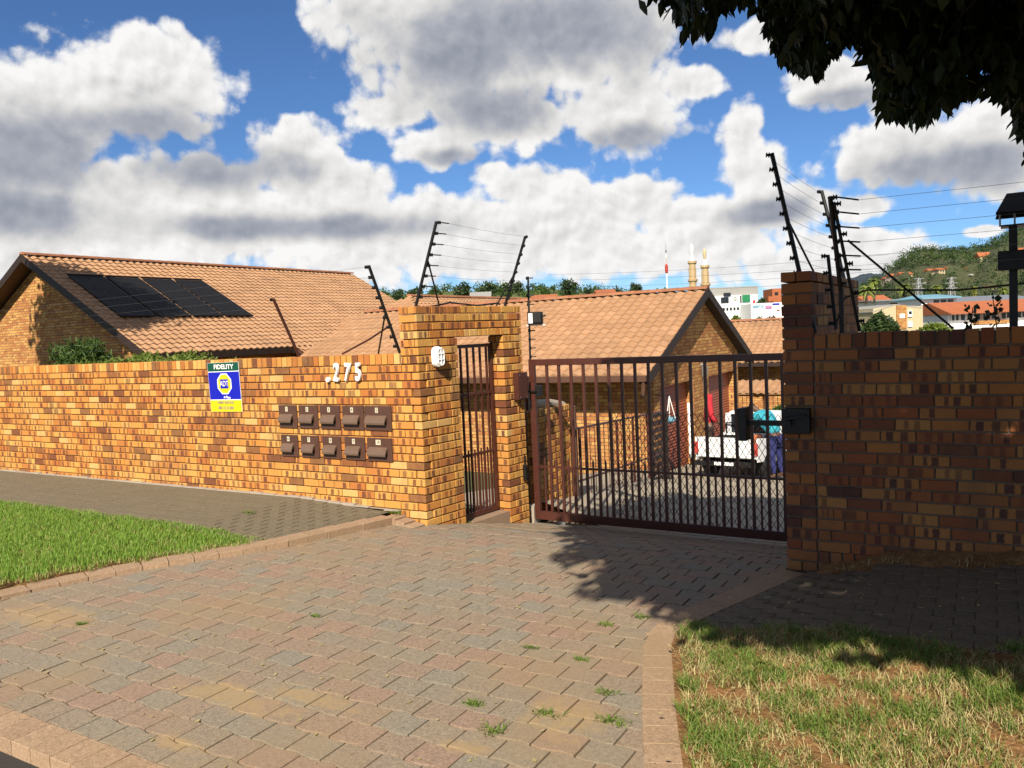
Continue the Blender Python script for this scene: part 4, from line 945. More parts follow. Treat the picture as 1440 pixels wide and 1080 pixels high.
mg = thing('security_door', (-5.3, 14.0, -1.2), 'dark slatted security door panel at the end of the railing fence', 'door')
m_ = MB()
m_.box(-5.36, -5.30, 13.7, 13.75, -1.25, .1); m_.box(-5.36, -5.30, 14.45, 14.5, -1.3, .1); m_.box(-5.355, -5.305, 13.751, 14.449, .04, .1); m_.build('frame', M_WOOD, mg)
for i in range(9): z = -1.15+i*.13; m_ = MB(); m_.box(-5.345, -5.315, 13.751, 14.449, z, z+.085); m_.build('slat', M_WOOD, mg)
# hanging pot by the first roller door
hp = thing('hanging_pot', (-6.2, 18.0, -.8), 'pale hanging pot on white cords in front of the first roller door', 'pot')
ph = at(943, 590, 17.9); pt = at(941, 557, 17.9)
m_ = MB(); m_.lathe([(.05, 0), (.11, .05), (.12, .12), (.10, .13)], ph-Vector((0, 0, .08)), 12); m_.build('bowl', M_BLUE, hp)
for a_ in range(3):
    q = ph+Vector((.11*math.cos(a_*2.1), .11*math.sin(a_*2.1), .04)); m_ = MB(); m_.tube(q, pt, .008); m_.build('cord', M_PVC, hp)
br_ = MB(); br_.tube(pt, (XG+.0, pt.y+.1, pt.z+.02), .012); br_.build('bracket', M_BLACK, hp)
# white broom / pole leaning on the pillar
bp = thing('white_pole', (-6.4, 20, -1.7), 'slim white pole leaning beside the first roller door', 'pole')
b0, b1 = at(972, 642, 18.9), at(968, 567, 19.6); m_ = MB(); m_.tube(b0, b1, .04, .03, 8); m_.build('pole', M_PVC, bp); m_ = MB(); m_.tube(b0-Vector((0,0,.02)), b0+Vector((0,0,.06)), .06, .05, 8); m_.build('foot', M_STEEL, bp)

# white pickup with open load bed
def skin_fig(name, verts, edges, radii, m, parent, root=0, sub=2):
    me = bpy.data.meshes.new(name); me.from_pydata([tuple(v) for v in verts], edges, []); tmp = bpy.data.objects.new('fig_tmp', me); col.objects.link(tmp)
    md = tmp.modifiers.new('s', 'SKIN'); sv = me.skin_vertices[0].data
    for i, r in enumerate(radii): sv[i].radius = (r, r) if not isinstance(r, tuple) else r; sv[i].use_root = (i == root)
    sd = tmp.modifiers.new('d', 'SUBSURF'); sd.levels = sub; sd.render_levels = sub
    dg = bpy.context.evaluated_depsgraph_get(); ev = bpy.data.meshes.new_from_object(tmp.evaluated_get(dg)); bpy.data.objects.remove(tmp)
    ev.materials.clear(); ev.materials.append(m); ev.polygons.foreach_set('use_smooth', np.ones(len(ev.polygons), dtype=bool))
    o = bpy.data.objects.new(name, ev); link(o, parent, Matrix()); return o
cp = at(1021, 673, 16.2); CZ = dz(cp.y); chead = R(83)
PK = thing('pickup_truck', (cp.x, cp.y, CZ), 'small white pickup truck parked tail to the gate with loaded bed', 'car')
ca, sa = math.cos(chead), math.sin(chead); slp = -.105*math.sin(chead); sll = -.105*math.cos(chead)
Mc = Matrix(((ca, -sa, 0, cp.x), (sa, ca, 0, cp.y), (slp, sll, 1, CZ), (0, 0, 0, 1)))   # local x forward from the tail, y left
def cbox(x0, x1, y0, y1, z0, z1): return MB().box(x0, x1, y0, y1, z0, z1, Mc)
MB().prism([(.02, -.66, .36), (3.4, -.68, .36), (3.5, -.66, .62), (3.45, -.62, .80), (2.45, -.66, .86), (1.45, -.68, .82), (1.42, -.67, .36+.0)][0:6]+[(.02, -.66, .84)], (0, .03, 0), Mc).prism([(.02, .63, .36), (3.4, .65, .36), (3.5, .63, .62), (3.45, .6, .80), (2.45, .63, .86), (1.45, .65, .82), (.02, .63, .84)], (0, .03, 0), Mc).box(2.4, 3.45, -.62, .62, .4, .80, Mc).box(.05, 1.4, -.62, .62, .42, .47, Mc).build('body', M_CAR, PK, .012)
MB().prism([(1.42, -.64, .8), (1.52, -.55, 1.34), (1.72, -.53, 1.39), (2.2, -.53, 1.36), (2.62, -.62, .84)], (0, .03, 0), Mc).prism([(1.42, .61, .8), (1.52, .52, 1.34), (1.72, .50, 1.39), (2.2, .50, 1.36), (2.62, .59, .84)], (0, .03, 0), Mc).prism([(1.46, -.55, 1.31), (1.5, -.53, 1.36), (1.72, -.52, 1.40), (2.2, -.52, 1.37), (2.25, -.53, 1.32)], (0, 1.06, 0), Mc).box(1.40, 1.46, -.66, .66, .47, .90, Mc).box(1.44, 1.49, -.60, -.47, .90, 1.33, Mc).box(1.44, 1.49, .47, .60, .90, 1.33, Mc).build('cab', M_CAR, PK, .012)
MB().prism([(1.455, -.47, .90), (1.47, -.47, 1.30), (1.485, -.47, 1.30), (1.47, -.47, .90)], (0, .94, 0), Mc).build('rear_window', M_GLASS, PK)
cbox(0, .035, -.58, .58, .44, .84).box(-.004, -.0005, -.50, .50, .52, .56, Mc).box(-.004, -.0005, -.5, .5, .72, .76, Mc).build('tailgate', M_CAR, PK, .006)
for s_ in (-1, 1):
    cbox(-.012, .02, s_*.625-.042, s_*.625+.042, .50, .74).build('tail_light', M_RED, PK, .004)
cbox(-.09, -.03, -.64, .64, .26, .36).build('bumper', M_BLACK, PK, .01)
cbox(-.096, -.0905, -.2, .2, .28, .345).build('number_plate', M_PVC, PK)
for xx in (.62, 2.75):
    for s_ in (-1, 1):
        t_ = MB(); t_.lathe([(.12, -.09), (.26, -.09), (.285, -.05), (.285, .05), (.26, .09), (.12, .09)], (0, 0, 0), 20); Mw = Mc @ Matrix.Translation(Vector((xx, s_*.58, .285))) @ Matrix.Rotation(math.pi/2, 4, 'X')
        ty = MB().add([Mw @ Vector(p) for p in t_.v], t_.f).build('tyre', M_RUBBER, PK); t_ = MB(); t_.lathe([(.04, -.095), (.15, -.07), (.16, 0), (.15, .07), (.04, .095)], (0, 0, 0), 16); MB().add([Mw @ Vector(p) for p in t_.v], t_.f).build('rim', M_STEEL, ty)
cbox(.2, 3.2, -.5, .5, .26, .359).build('chassis', M_BLACK, PK)
cbox(1.36, 1.39, -.55, .55, 1.10, 1.13).box(1.36, 1.39, -.56, -.53, .9, 1.1, Mc).box(1.36, 1.39, .53, .56, .9, 1.1, Mc).build('headboard', M_BLACK, PK)
for i, (x, y, z, s_, m) in enumerate(((.75, .25, .47, .40, M_BLACK), (.9, -.2, .47, .42, M_ORANGE), (.35, -.15, .47, .36, M_BLACK), (.4, .35, .47, .38, M_WOOD))):
    o = MB().box(x-s_/2, x+s_/2, y-.18, y+.18, z+.002, z+s_, Mc).build('load_crate', m, None, .03)
    tag(o, ['black crate near the left of the pickup bed', 'orange crate against the pickup cab', 'black crate right behind the tailgate', 'dark brown crate at the left corner of the pickup bed'][i], 'crate', 'crates in the pickup bed')
# person in turquoise bending over the side of the bed
p0 = at(1093, 676, 16.3); pz = dz(p0.y)
lean = Vector((-.86, .35, 0)).normalized(); sd_ = Vector((-lean.y, lean.x, 0)); B = Vector((p0.x, p0.y, pz))
U = lambda f, s, z: B+lean*f+sd_*s+Vector((0, 0, z))
PT = thing('person', B, 'person in turquoise top and blue trousers bending over the pickup bed', 'person')
hip, wst, chs, nck, hd = U(0, 0, .88), U(.08, 0, 1.02), U(.26, 0, 1.26), U(.40, 0, 1.37), U(.52, 0, 1.42)
jv = [hip, wst, chs, nck, hd, U(.60, 0, 1.40)]; je = [(0,1),(1,2),(2,3),(3,4),(4,5)]; jr = [.09, .08, .08, .045, .085, .06]
for s_ in (-1, 1):
    k = len(jv); jv += [U(.0, s_*.10, .84), U(.02, s_*.12, .46), U(-.03, s_*.12, .08), U(.12, s_*.13, .035)]; je += [(0,k),(k,k+1),(k+1,k+2),(k+2,k+3)]; jr += [.09, .065, .042, .035]
    k = len(jv); jv += [U(.32, s_*.19, 1.30), U(.44, s_*.22, 1.04), U(.62, s_*.18, .90), U(.70, s_*.17, .87)]; je += [(2,k),(k,k+1),(k+1,k+2),(k+2,k+3)]; jr += [.06, .045, .034, .03]
body_ = skin_fig('body', jv, je, jr, M_SKIN, PT)
top_v = [hip+Vector((0,0,.02)), wst, chs, nck-lean*.03]; te = [(0,1),(1,2),(2,3)]; tr_ = [.15, .16, .19, .07]
for s_ in (-1, 1): k = len(top_v); top_v += [U(.32, s_*.20, 1.30), U(.40, s_*.22, 1.12)]; te += [(2,k),(k,k+1)]; tr_ += [.085, .075]
skin_fig('top', top_v, te, tr_, M_TURQ, PT)
tv = [hip]; te = []; tr_ = [.145]
for s_ in (-1, 1): k = len(tv); tv += [U(.0, s_*.10, .80), U(.02, s_*.12, .46), U(-.03, s_*.12, .10)]; te += [(0,k),(k,k+1),(k+1,k+2)]; tr_ += [.09, .068, .055]
skin_fig('trousers', tv, te, tr_, M_NAVY, PT)
skin_fig('hair', [hd+Vector((0,0,.04)), hd+lean*.05+Vector((0,0,.03)), hd+lean*.09], [(0,1),(1,2)], [.09, .09, .06], M_HAIR, PT)
# person in red behind the pickup
q0 = at(997, 590, 19.3); B = Vector((q0.x, q0.y, dz(q0.y)))
lean = Vector((.90, .44, 0)); sd_ = Vector((-lean.y, lean.x, 0))
PR = thing('person', B, 'person in a red hooded top standing between pickup and roller doors', 'person')
jv = [U(0,0,.92), U(0,0,1.12), U(0,0,1.34), U(.02,0,1.46), U(.05,0,1.58), U(.07,0,1.66)]; je = [(0,1),(1,2),(2,3),(3,4),(4,5)]; jr = [.09, .085, .09, .05, .08, .06]
for s_ in (-1, 1):
    k = len(jv); jv += [U(0, s_*.1, .86), U(.02, s_*.1, .47), U(-.02, s_*.1, .08), U(.12, s_*.11, .035)]; je += [(0,k),(k,k+1),(k+1,k+2),(k+2,k+3)]; jr += [.085, .062, .042, .035]
    k = len(jv); jv += [U(0, s_*.18, 1.38), U(.04, s_*.21, 1.12), U(.22, s_*.16, .98), U(.29, s_*.14, .98)]; je += [(2,k),(k,k+1),(k+1,k+2),(k+2,k+3)]; jr += [.055, .042, .034, .03]
skin_fig('body', jv, je, jr, M_SKIN, PR)
top_v = [U(0,0,.90), U(0,0,1.12), U(0,0,1.35), U(.01,0,1.46), U(.02,0,1.58), U(.03,0,1.68)]; te = [(0,1),(1,2),(2,3),(3,4),(4,5)]; tr_ = [.13, .125, .13, .085, .105, .085]
for s_ in (-1, 1): k = len(top_v); top_v += [U(0, s_*.19, 1.38), U(.04, s_*.215, 1.12), U(.16, s_*.18, 1.02)]; te += [(2,k),(k,k+1),(k+1,k+2)]; tr_ += [.075, .06, .05]
skin_fig('hooded_top', top_v, te, tr_, M_REDC, PR)
tv = [U(0,0,.92)]; te = []; tr_ = [.13]
for s_ in (-1, 1): k = len(tv); tv += [U(0, s_*.1, .82), U(.02, s_*.1, .47), U(-.02, s_*.1, .1)]; te += [(0,k),(k,k+1),(k+1,k+2)]; tr_ += [.1, .08, .06]
skin_fig('trousers', tv, te, tr_, M_WOOD, PR)

# ------------------------------------------------------------------ vegetation near by
def blades(name, m, parent, P, h, w, seed, lean=.5, label=None, kind='stuff'):
    g = np.random.default_rng(seed); P = np.asarray(P, float); n = len(P); hh = h*g.uniform(.5, 1.25, n); a = g.uniform(0, 2*np.pi, n)
    d = np.stack([np.cos(a), np.sin(a), np.zeros(n)], 1); e = np.stack([-np.sin(a), np.cos(a), np.zeros(n)], 1); ln = (g.uniform(.1, 1, n)*lean*hh)[:, None]
    V = np.empty((n, 5, 3)); ww = (w*g.uniform(.6, 1.2, n))[:, None]
    up = np.array([0, 0, 1.]); V[:, 0] = P-e*ww/2; V[:, 1] = P+e*ww/2; mid = P+d*ln*.35+up*(hh*.6)[:, None]; V[:, 2] = mid+e*ww*.35; V[:, 3] = mid-e*ww*.35; V[:, 4] = P+d*ln+up*(hh*.95)[:, None]
    A = np.empty((n, 5, 4)); r = g.random((n, 2)); A[:, :, :2] = .5; A[:, :, 2] = r[:, :1]; A[:, :, 3] = r[:, 1:]
    b = (np.arange(n)*5)[:, None]; F = np.concatenate([b+np.array([[0, 1, 2]]), b+np.array([[0, 2, 3]]), b+np.array([[3, 2, 4]])]); o0 = V.reshape(-1, 3).mean(0)
    o = bpy.data.objects.new(name, mesh_np(name, V.reshape(-1, 3)-o0, F, m, A.reshape(-1, 4))); link(o, parent, Matrix.Translation(Vector(o0)))
    if kind: o['kind'] = kind
    if label: o['label'] = label
    return o
g = np.random.default_rng(11)
def vnoise(x, y, s, seed=0):
    return (np.sin(x*s*1.3+seed)*np.sin(y*s*1.7+seed*2.1)+.6*np.sin((x+y)*s*2.3+seed*3)+.5*np.sin((x-1.4*y)*s*3.1+seed*1.7)+.4*np.sin((2*x+.7*y)*s*4.7+seed))/2.0
X = g.uniform(-13.5, -5.5, 150000); Y = g.uniform(2.4, 5.12, 150000)
lim = np.interp(Y, [p[1] for p in LB], [p[0] for p in LB])-.17+.04*np.sin(Y*17)
frontlimit = 5.10-.02*np.sin(X*9)
k = (X < lim) & (Y < frontlimit) & ((X < -7.0) | (g.random(len(X)) < 1.0)); P = np.stack([X[k], Y[k], np.array([zl(x, y) for x, y in zip(X[k], Y[k])])-.02], 1)
edge = ((lim[k]-X[k]) < .10) | (vnoise(P[:, 0], P[:, 1], 5.3, 2.2)+.7*vnoise(P[:, 0], P[:, 1], 13., 1.2) > .85+g.normal(0, .3, len(P)))
o = blades('lawn_grass', M_GRASS, None, P[~(edge & (g.random(len(P)) < .6))], .055, .0065, 3, .8); tag(o, 'short mown green lawn beside the left pavement', 'grass')
o = blades('dry_lawn_edge', M_DRY, None, P[edge & (g.random(len(P)) < .4) | (g.random(len(P)) < .08)], .045, .006, 4, 1.3); tag(o, 'straw-coloured dry blades along the lawn edge', 'grass')
X = g.uniform(-1.9, 2.2, 170000); Y = g.uniform(2.0, 4.85, 170000)
lim = np.interp(Y, [p[1] for p in RBO], [p[0] for p in RBO])+.20
nz = vnoise(X, Y, 4.3, 1.3); n2_ = vnoise(X, Y, 12.7, 4.1)
topl = 4.72+.06*np.sin(X*6)+.04*np.sin(X*15)
ok = (X > lim+.02*np.sin(Y*21)) & (Y < topl)
z = np.array([zr(x, y) for x, y in zip(X, Y)])
gr = ok & (nz+.8*n2_ > .38+g.normal(0, .45, len(X))-.25*np.clip((Y-4.3)*3, 0, 1)); dr = ok & ~gr & (g.random(len(X)) < .42) & (nz+.8*n2_ > -.55)
P = np.stack([X, Y, z-.005], 1)
o = blades('verge_grass', M_VERGE, None, P[gr], .055, .0055, 5, 1.7); tag(o, 'patchy green grass on the red soil verge at right', 'grass')
o = blades('verge_dry_grass', M_DRY, None, P[dr], .045, .0048, 6, 2.2); tag(o, 'dry straw grass lying on the soil of the right verge', 'grass')
for i, (x, y, s, lab) in enumerate(((-5.40, 6.47, .10, 'green weed tuft at the foot of the left wall near the gateway'), (-4.99, 7.2, .07, 'green weed at the gateway threshold'), (-6.75, 5.72, .10, 'yellow-green weed tuft growing in the left pavement'),
        (-2.0, 3.02, .10, None), (-1.86, 3.28, .09, None), (-2.25, 3.22, .07, None), (-2.0, 3.95, .06, None), (-2.35, 3.98, .06, None), (-1.55, 3.35, .10, None), (-1.70, 3.62, .07, None), (-5.35, 3.05, .06, None), (-3.95, 3.85, .05, None), (-2.1, 4.5, .07, None), (-1.95, 4.72, .08, None))):
    n = 70; a_ = g.uniform(0, 6.28, n); rr_ = g.uniform(0, s*.7, n); zz = dz(y) if i > 1 and i != 2 else (zl(x, y) if i != 1 else dz(y))
    P = np.stack([x+rr_*np.cos(a_)*1.3, y+rr_*np.sin(a_)*.6, np.full(n, zz-.004)], 1)
    o = blades('weed_tuft', M_VERGE if i != 2 else M_LEAFY, None, P, s*.32, .006, 40+i, 2.8, kind=None); tag(o, lab or 'small green weed tuft in a joint of the driveway paving', 'weed', None if lab else 'weeds between the driveway pavers')
n = 420; X = np.concatenate([g.uniform(-5.5, -1.5, 260), g.uniform(-1.5, 1.2, 160)]); Y = np.concatenate([g.uniform(2.2, 7.0, 260), g.uniform(2.4, 6.2, 160)])
Zt = np.array([dz(y) if x < rbx(min(y, 6.2)) else zr(x, y)+.03 for x, y in zip(X, Y)]); sz = g.uniform(.004, .013, n); aa = g.uniform(0, 6.28, n)
V_ = []; 
for x, y, z, q, a_ in zip(X, Y, Zt, sz, aa):
    for k in range(4): V_.append((x+q*math.cos(a_+k*1.57)*(1.6 if k % 2 else .8), y+q*math.sin(a_+k*1.57)*(1.6 if k % 2 else .8), z+.006+q*.25*(k % 2)))
lt = bpy.data.objects.new('leaf_litter', mesh_np('leaf_litter', V_, np.arange(4*n).reshape(n, 4), M_DRY, np.tile(np.repeat(g.random((n, 1)), 4, 0), (1, 4)))); link(lt); tag(lt, 'scattered dry leaf bits on the driveway and verge', 'litter', kind='stuff')
xs_ = fl_(-1.12, 2.6, .04); V_ = []
for x in xs_:
    for k, y in enumerate((6.02, 6.09, 6.16, 6.23, 6.305)): V_.append((x, y+.03*math.sin(x*9+k), zr(x, y)+(-.012, .004, .022, .034, .045)[k]+.012*math.sin(x*23+k*2.1)*math.sin(x*7+k)))
ws = bpy.data.objects.new('wall_foot_soil', mesh_np('wall_foot_soil', V_, [(i*5+k, i*5+k+1, i*5+k+6, i*5+k+5) for i in range(len(xs_)-1) for k in range(4)], M_SOIL, None, True)); link(ws); ws['kind'] = 'structure'
P = np.stack([g.uniform(-1.05, 2.2, 900), g.uniform(6.02, 6.27, 900), np.zeros(900)], 1); P[:, 2] = [zr(x, y)+.01 for x, y in P[:, :2]]
P = P[vnoise(P[:, 0], P[:, 1], 6., .3) > .1]; o = blades('wall_foot_grass', M_DRY, None, P, .05, .005, 88, 2.0); tag(o, 'dry grass bits in the soil along the foot of the right wall', 'grass')
# shrubs behind the left wall
for i, (x, y, rx, rz, h, m, lab) in enumerate(((-13.3, 8.0, .75, .45, 1.62, M_LEAF, 'spiky dark green shrub at the far left above the wall'), (-12.3, 7.6, .8, .32, 1.44, M_LEAFY, 'bright yellow-green shrub second from left above the wall'), (-11.2, 7.7, .8, .33, 1.46, M_LEAFY, 'sunlit leafy shrub in front of the dark gable'), (-10.1, 7.6, .75, .3, 1.45, M_LEAFY, 'low yellow-green shrub nearest the roof corner'), (-9.2, 7.6, .35, .2, 1.44, M_LEAF, 'small shrub tip below the left roof gutter'))):
    t_ = thing('shrub', (x, y, .2), lab, 'shrub', 'shrubs behind the left wall')
    gg = np.random.default_rng(60+i); leaf_cloud('foliage', m, t_, clump_points((x, y, h-.12), (rx, .5, rz), 2600, 26, gg, .35), .075 if i else .13, seed=70+i, aspect=.4 if i else .22, hang=-.4)
    MB().tube((x, y, .0), (x, y, h-.1), .03, .015).tube((x, y, .6), (x+.3, y, h), .018, .008).tube((x, y, .6), (x-.3, y, h), .018, .008).build('stem', M_BARK, t_)
# street tree whose boughs hang in at the top right; trunk stands right of the frame
SHX, SHY = -SUN_TO.x/SUN_TO.z, -SUN_TO.y/SUN_TO.z
VIS = [(930,-400),(938,0),(945,14),(962,22),(957,44),(982,52),(1000,42),(1012,10),(1058,0),(1076,26),(1090,70),(1122,98),(1150,104),(1182,62),(1214,58),(1233,104),(1240,160),(1275,162),(1300,176),(1322,150),(1350,138),(1385,122),(1420,140),(1445,205),(2400,260),(2400,-400)]
def inpoly(x, y, P):
    c = False; n = len(P)
    for i in range(n):
        (x1, y1), (x2, y2) = P[i], P[(i+1) % n]
        if (y1 > y) != (y2 > y) and x < (x2-x1)*(y-y1)/(y2-y1)+x1: c = not c
    return c
SHADE = [(-1.75, 4.72), (-1.45, 4.70), (-1.0, 4.55), (-.75, 4.80), (-.5, 4.72), (0, 4.66), (1, 4.6), (9, 4.6), (9, 16), (-3.9, 11.2), (-4.2, 8.6), (-3.75, 7.2), (-3.3, 6.35), (-2.95, 5.9), (-2.7, 5.75), (-2.35, 5.12), (-1.9, 5.05)]
ST = thing('street_tree', (3.4, -.6, -.1), 'dark leafy tree hanging its boughs into the top right corner', 'tree')
g = np.random.default_rng(5); cents = []
tries = 0
while len(cents) < 2600 and tries < 140000:
    tries += 1; z = g.uniform(3.0, 6.2); x = g.uniform(-4.2, 6.5); y = g.uniform(-3.5, 6.2)
    q = proj((x, y, z))
    if q and -60 < q[0] < 1500 and q[1] > -25 and not inpoly(q[0]+g.normal(0, 5), q[1]+28+g.normal(0, 4), VIS): continue
    if q and q[0] <= -60: continue
    if q and -40 < q[0] < 1480 and q[1] > -40: continue
    if q and q[0] < 930 and q[1] > -90: continue
    H = z+.15; sx_, sy_ = x+SHX*H, y+SHY*H
    if not inpoly(sx_+g.normal(0, .05), sy_-.10+g.normal(0, .05), SHADE): continue
    cents.append((x, y, z))
cents = np.array(cents)
# the clumps that show
vis = []
while len(vis) < 215:
    px, py, zd = g.uniform(930, 1470), g.uniform(-30, 200), g.uniform(4.2, 5.6)
    if inpoly(px, py+22, VIS): vis.append(tuple(at(px, py, zd)))
cents = np.concatenate([cents, np.array(vis)])
nl = 38; P = np.repeat(cents, nl, 0)+g.normal(0, .105, (len(cents)*nl, 3))*np.array([1, 1, .8])
keepP = []
for p in P:
    q = proj(p)
    if q and 0 < q[0] < 1440 and q[1] > 0 and q[2] > .3 and not inpoly(q[0], q[1]+4, VIS): continue
    if q and -20 < q[0] < 1460 and q[1] > -20 and q[2] < 3.2: continue
    keepP.append(p)
P = np.array(keepP)
inview = np.array([bool((lambda q: q and -90 < q[0] < 1530 and q[1] > -70)(proj(p))) for p in P])
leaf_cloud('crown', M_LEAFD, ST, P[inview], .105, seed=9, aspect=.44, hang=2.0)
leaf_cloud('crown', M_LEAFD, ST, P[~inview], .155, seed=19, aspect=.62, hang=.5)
FP_ = []
while len(FP_) < 285:                    # single leaves hanging along the lower edge of the boughs
    px, py = g.uniform(935, 1470), g.uniform(-20, 205)
    if inpoly(px, py+6, VIS) and not inpoly(px+g.normal(0, 6), py+g.uniform(16, 34), VIS): FP_.append(tuple(at(px, py, g.uniform(4.2, 5.4))))
lmesh = None
V6 = np.array([(0,0,0),(.022,.035,.004),(.016,.072,.004),(0,.105,0),(-.016,.072,.004),(-.022,.035,.004)]); lme = mesh_np('leaf', V6, [(0,1,2,3),(0,3,4,5)], M_LEAFD, [(.5,.5,.4,.5)]*6)
for p in FP_[:280]:
    o = bpy.data.objects.new('leaf', lme); e = Matrix.Rotation(g.uniform(0, 6.28), 4, 'Z') @ Matrix.Rotation(-R(g.uniform(55, 105)), 4, 'X') @ Matrix.Rotation(g.uniform(0, 3), 4, 'Y'); link(o, ST, Matrix.Translation(Vector(p)) @ e)
MB().tube((3.4, -.6, -.2), (3.3, -.4, 1.4), .24, .19, 14).tube((3.3, -.4, 1.4), (3.1, .1, 3.0), .19, .15, 14).build('trunk', M_BARK, ST)
tips = [Vector(c) for c in cents[::40]]
lm = MB(); hub = [Vector((3.1, .1, 3.0)), Vector((1.6, 1.2, 4.3)), Vector((-.5, 1.6, 4.6)), Vector((3.6, 2.4, 4.4)), Vector((1.8, 4.2, 3.9)), Vector((.4, 4.6, 3.7)), Vector((2.2, -1.4, 4.6))]
for a_, b_, r0, r1 in ((0,1,.13,.09),(1,2,.08,.045),(0,3,.11,.07),(3,4,.07,.045),(4,5,.04,.025),(0,6,.1,.05),(1,4,.06,.03)): lm.tube(hub[a_], hub[b_], r0, r1, 8)
lm.build('limb', M_BARK, ST)
tw = MB()
for c in tips:
    h = min(hub, key=lambda q: (q-c).length); q = proj(h.lerp(c, .5))
    if q and q[1] > 0 and 0 < q[0] < 1440 and not inpoly(q[0], q[1]+15, VIS): continue
    if (h-c).length < 2.2: tw.tube(h, c, .014, .004, 5)
tw.build('twig', M_BARK, ST)
# garden tree left of the frame that shades the gable of the left house
def tree(name, base, h, rx, rz, lab, cat='tree', grpn=None, n=3000, m=M_LEAFK, leaf=.5, seed=1, clumps=30, trunk=.2, lean=0.0):
    t_ = thing(name, base, lab, cat, grpn); b = Vector(base); gg = np.random.default_rng(seed)
    leaf_cloud('crown', m, t_, clump_points((b.x, b.y, b.z+h-rz), (rx, rx, rz), n, clumps, gg, .36), leaf, seed=seed+1, aspect=.6)
    tr_ = MB(); tr_.tube(b, (b.x+lean, b.y, b.z+h*.55), trunk, trunk*.6, 8)
    for i in range(4):
        a_ = i*1.6+seed; tr_.tube((b.x+lean, b.y, b.z+h*.45), (b.x+lean+rx*.55*math.cos(a_), b.y+rx*.55*math.sin(a_), b.z+h*.8), trunk*.4, trunk*.15, 6)
    tr_.build('trunk', M_BARK, t_); return t_
tgt = Vector((-23.2, 14.2, 2.9)); c_ = tgt+SUN_TO*9.5
tree('garden_tree', (c_.x-.8, c_.y, -.3), c_.z+2.6, 2.7, 2.5, 'leafy garden tree in front of the left house at the left edge', n=20000, leaf=.25, seed=31, clumps=90, m=M_LEAF)
# two bushes behind the right wall
for px, py, Z, rx, rz, m, lab in ((1240, 461, 24, .62, .52, M_LEAFK, 'round dense green bush behind the pier at right'), (1318, 466, 26, .62, .36, M_LEAFY, 'olive bush behind the right wall below the orange roof')):
    c_ = at(px, py, Z); t_ = thing('bush', (c_.x, c_.y, c_.z-2.5), lab, 'bush'); gg = np.random.default_rng(int(px)); leaf_cloud('foliage', m, t_, clump_points((c_.x, c_.y, c_.z-.1), (rx, rx, rz), 6000, 45, gg, .3), .13, seed=int(px), aspect=.5); MB().tube((c_.x, c_.y, c_.z-2.6), (c_.x, c_.y, c_.z), .06, .03).build('stem', M_BARK, t_)
c_ = at(1098, 584, 17.5); t_ = thing('pot_plant', (c_.x, c_.y, dz(c_.y)), 'green potted plant beside the person at the pickup', 'plant'); leaf_cloud('foliage', M_LEAF, t_, clump_points(tuple(c_), (.25, .25, .2), 500, 12, np.random.default_rng(3), .4), .12, seed=3); MB().tube((c_.x, c_.y, dz(c_.y)+.3), c_, .04, .03).build('stem', M_BARK, t_); MB().lathe([(.16, 0), (.22, .32), (.2, .33)], (c_.x, c_.y, dz(c_.y)), 14).build('pot', M_FASCIA, t_)
# dry flower stalks poking over the right wall
for i, (px, py0, py1, s) in enumerate(((1364, 466, 432, 1), (1404, 466, 418, 1.2))):
    b0, b1 = at(px, py0+10, 8.2), at(px+(4 if i == 0 else -8), py1, 8.2); t_ = thing('dry_stalk', b0, ['short withered flower stalk above the right wall', 'tall withered flower stalk beside the roofed post'][i], 'plant'); MB().tube(b0, b1, .008, .004, 5).build('stem', M_BARK, t_)
    gg = np.random.default_rng(90+i); P_ = np.array([b0.lerp(b1, u) for u in gg.uniform(.25, 1, 40)])+gg.normal(0, .035, (40, 3)); leaf_cloud('withered_leaf', M_LEAFD, t_, P_, .06, seed=91+i, aspect=.7)

# ------------------------------------------------------------------ far scenery
def hill(name, prof, Z0, Z1, zb, m, seed, amp):
    """terrain with a crest profile [(px,py)] at distance Z1, falling towards the viewer to height zb at Z0"""
    pxs = np.linspace(prof[0][0], prof[-1][0], 70); cre = np.interp(pxs, [p[0] for p in prof], [p[1] for p in prof]); V = []; nr = 16
    for j in range(nr+3):
        u = min(1, j/nr); Z = Z0+(Z1-Z0)*u+(max(0, j-nr)*60)
        for i, px in enumerate(pxs):
            top = at(px, cre[i], Z1); p = at(px, 450, Z); h = zb+(top.z-zb)*(math.sin(u*math.pi/2)**1.2) if j <= nr else top.z-(j-nr)*30
            V.append((p.x, p.y, h+amp*math.sin(i*1.3+j*.7+seed)*math.sin(j*1.1+i*.4)*(0.2+.8*math.sin(u*math.pi))))
    n = len(pxs); F = [(j*n+i, j*n+i+1, (j+1)*n+i+1, (j+1)*n+i) for j in range(nr+2) for i in range(n-1)]
    o = bpy.data.objects.new(name, mesh_np(name, V, F, m, None, True)); link(o); o['kind'] = 'structure'; return o, np.array(V)
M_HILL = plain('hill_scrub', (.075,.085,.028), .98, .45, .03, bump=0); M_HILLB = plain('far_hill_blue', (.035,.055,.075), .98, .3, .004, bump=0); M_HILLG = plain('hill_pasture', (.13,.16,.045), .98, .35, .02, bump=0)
hs, HV = hill('hill', [(1120,445),(1190,424),(1230,404),(1250,385),(1275,369),(1305,358),(1335,359),(1355,363),(1385,353),(1415,341),(1450,329),(1520,317),(1620,307),(1800,337)], 330, 760, -8, M_HILL, 2, 5)
hill('far_hill', [(1040,430),(1130,405),(1190,393),(1225,384),(1260,390),(1320,420)], 1400, 1700, -20, M_HILLB, 5, 6)
hr, RV = hill('ridge', [(380,440),(500,418),(560,417),(640,412),(700,409),(770,409),(830,413),(880,415),(930,418),(1000,428),(1100,445)], 130, 240, -6, M_HILLG, 3, 1.5)
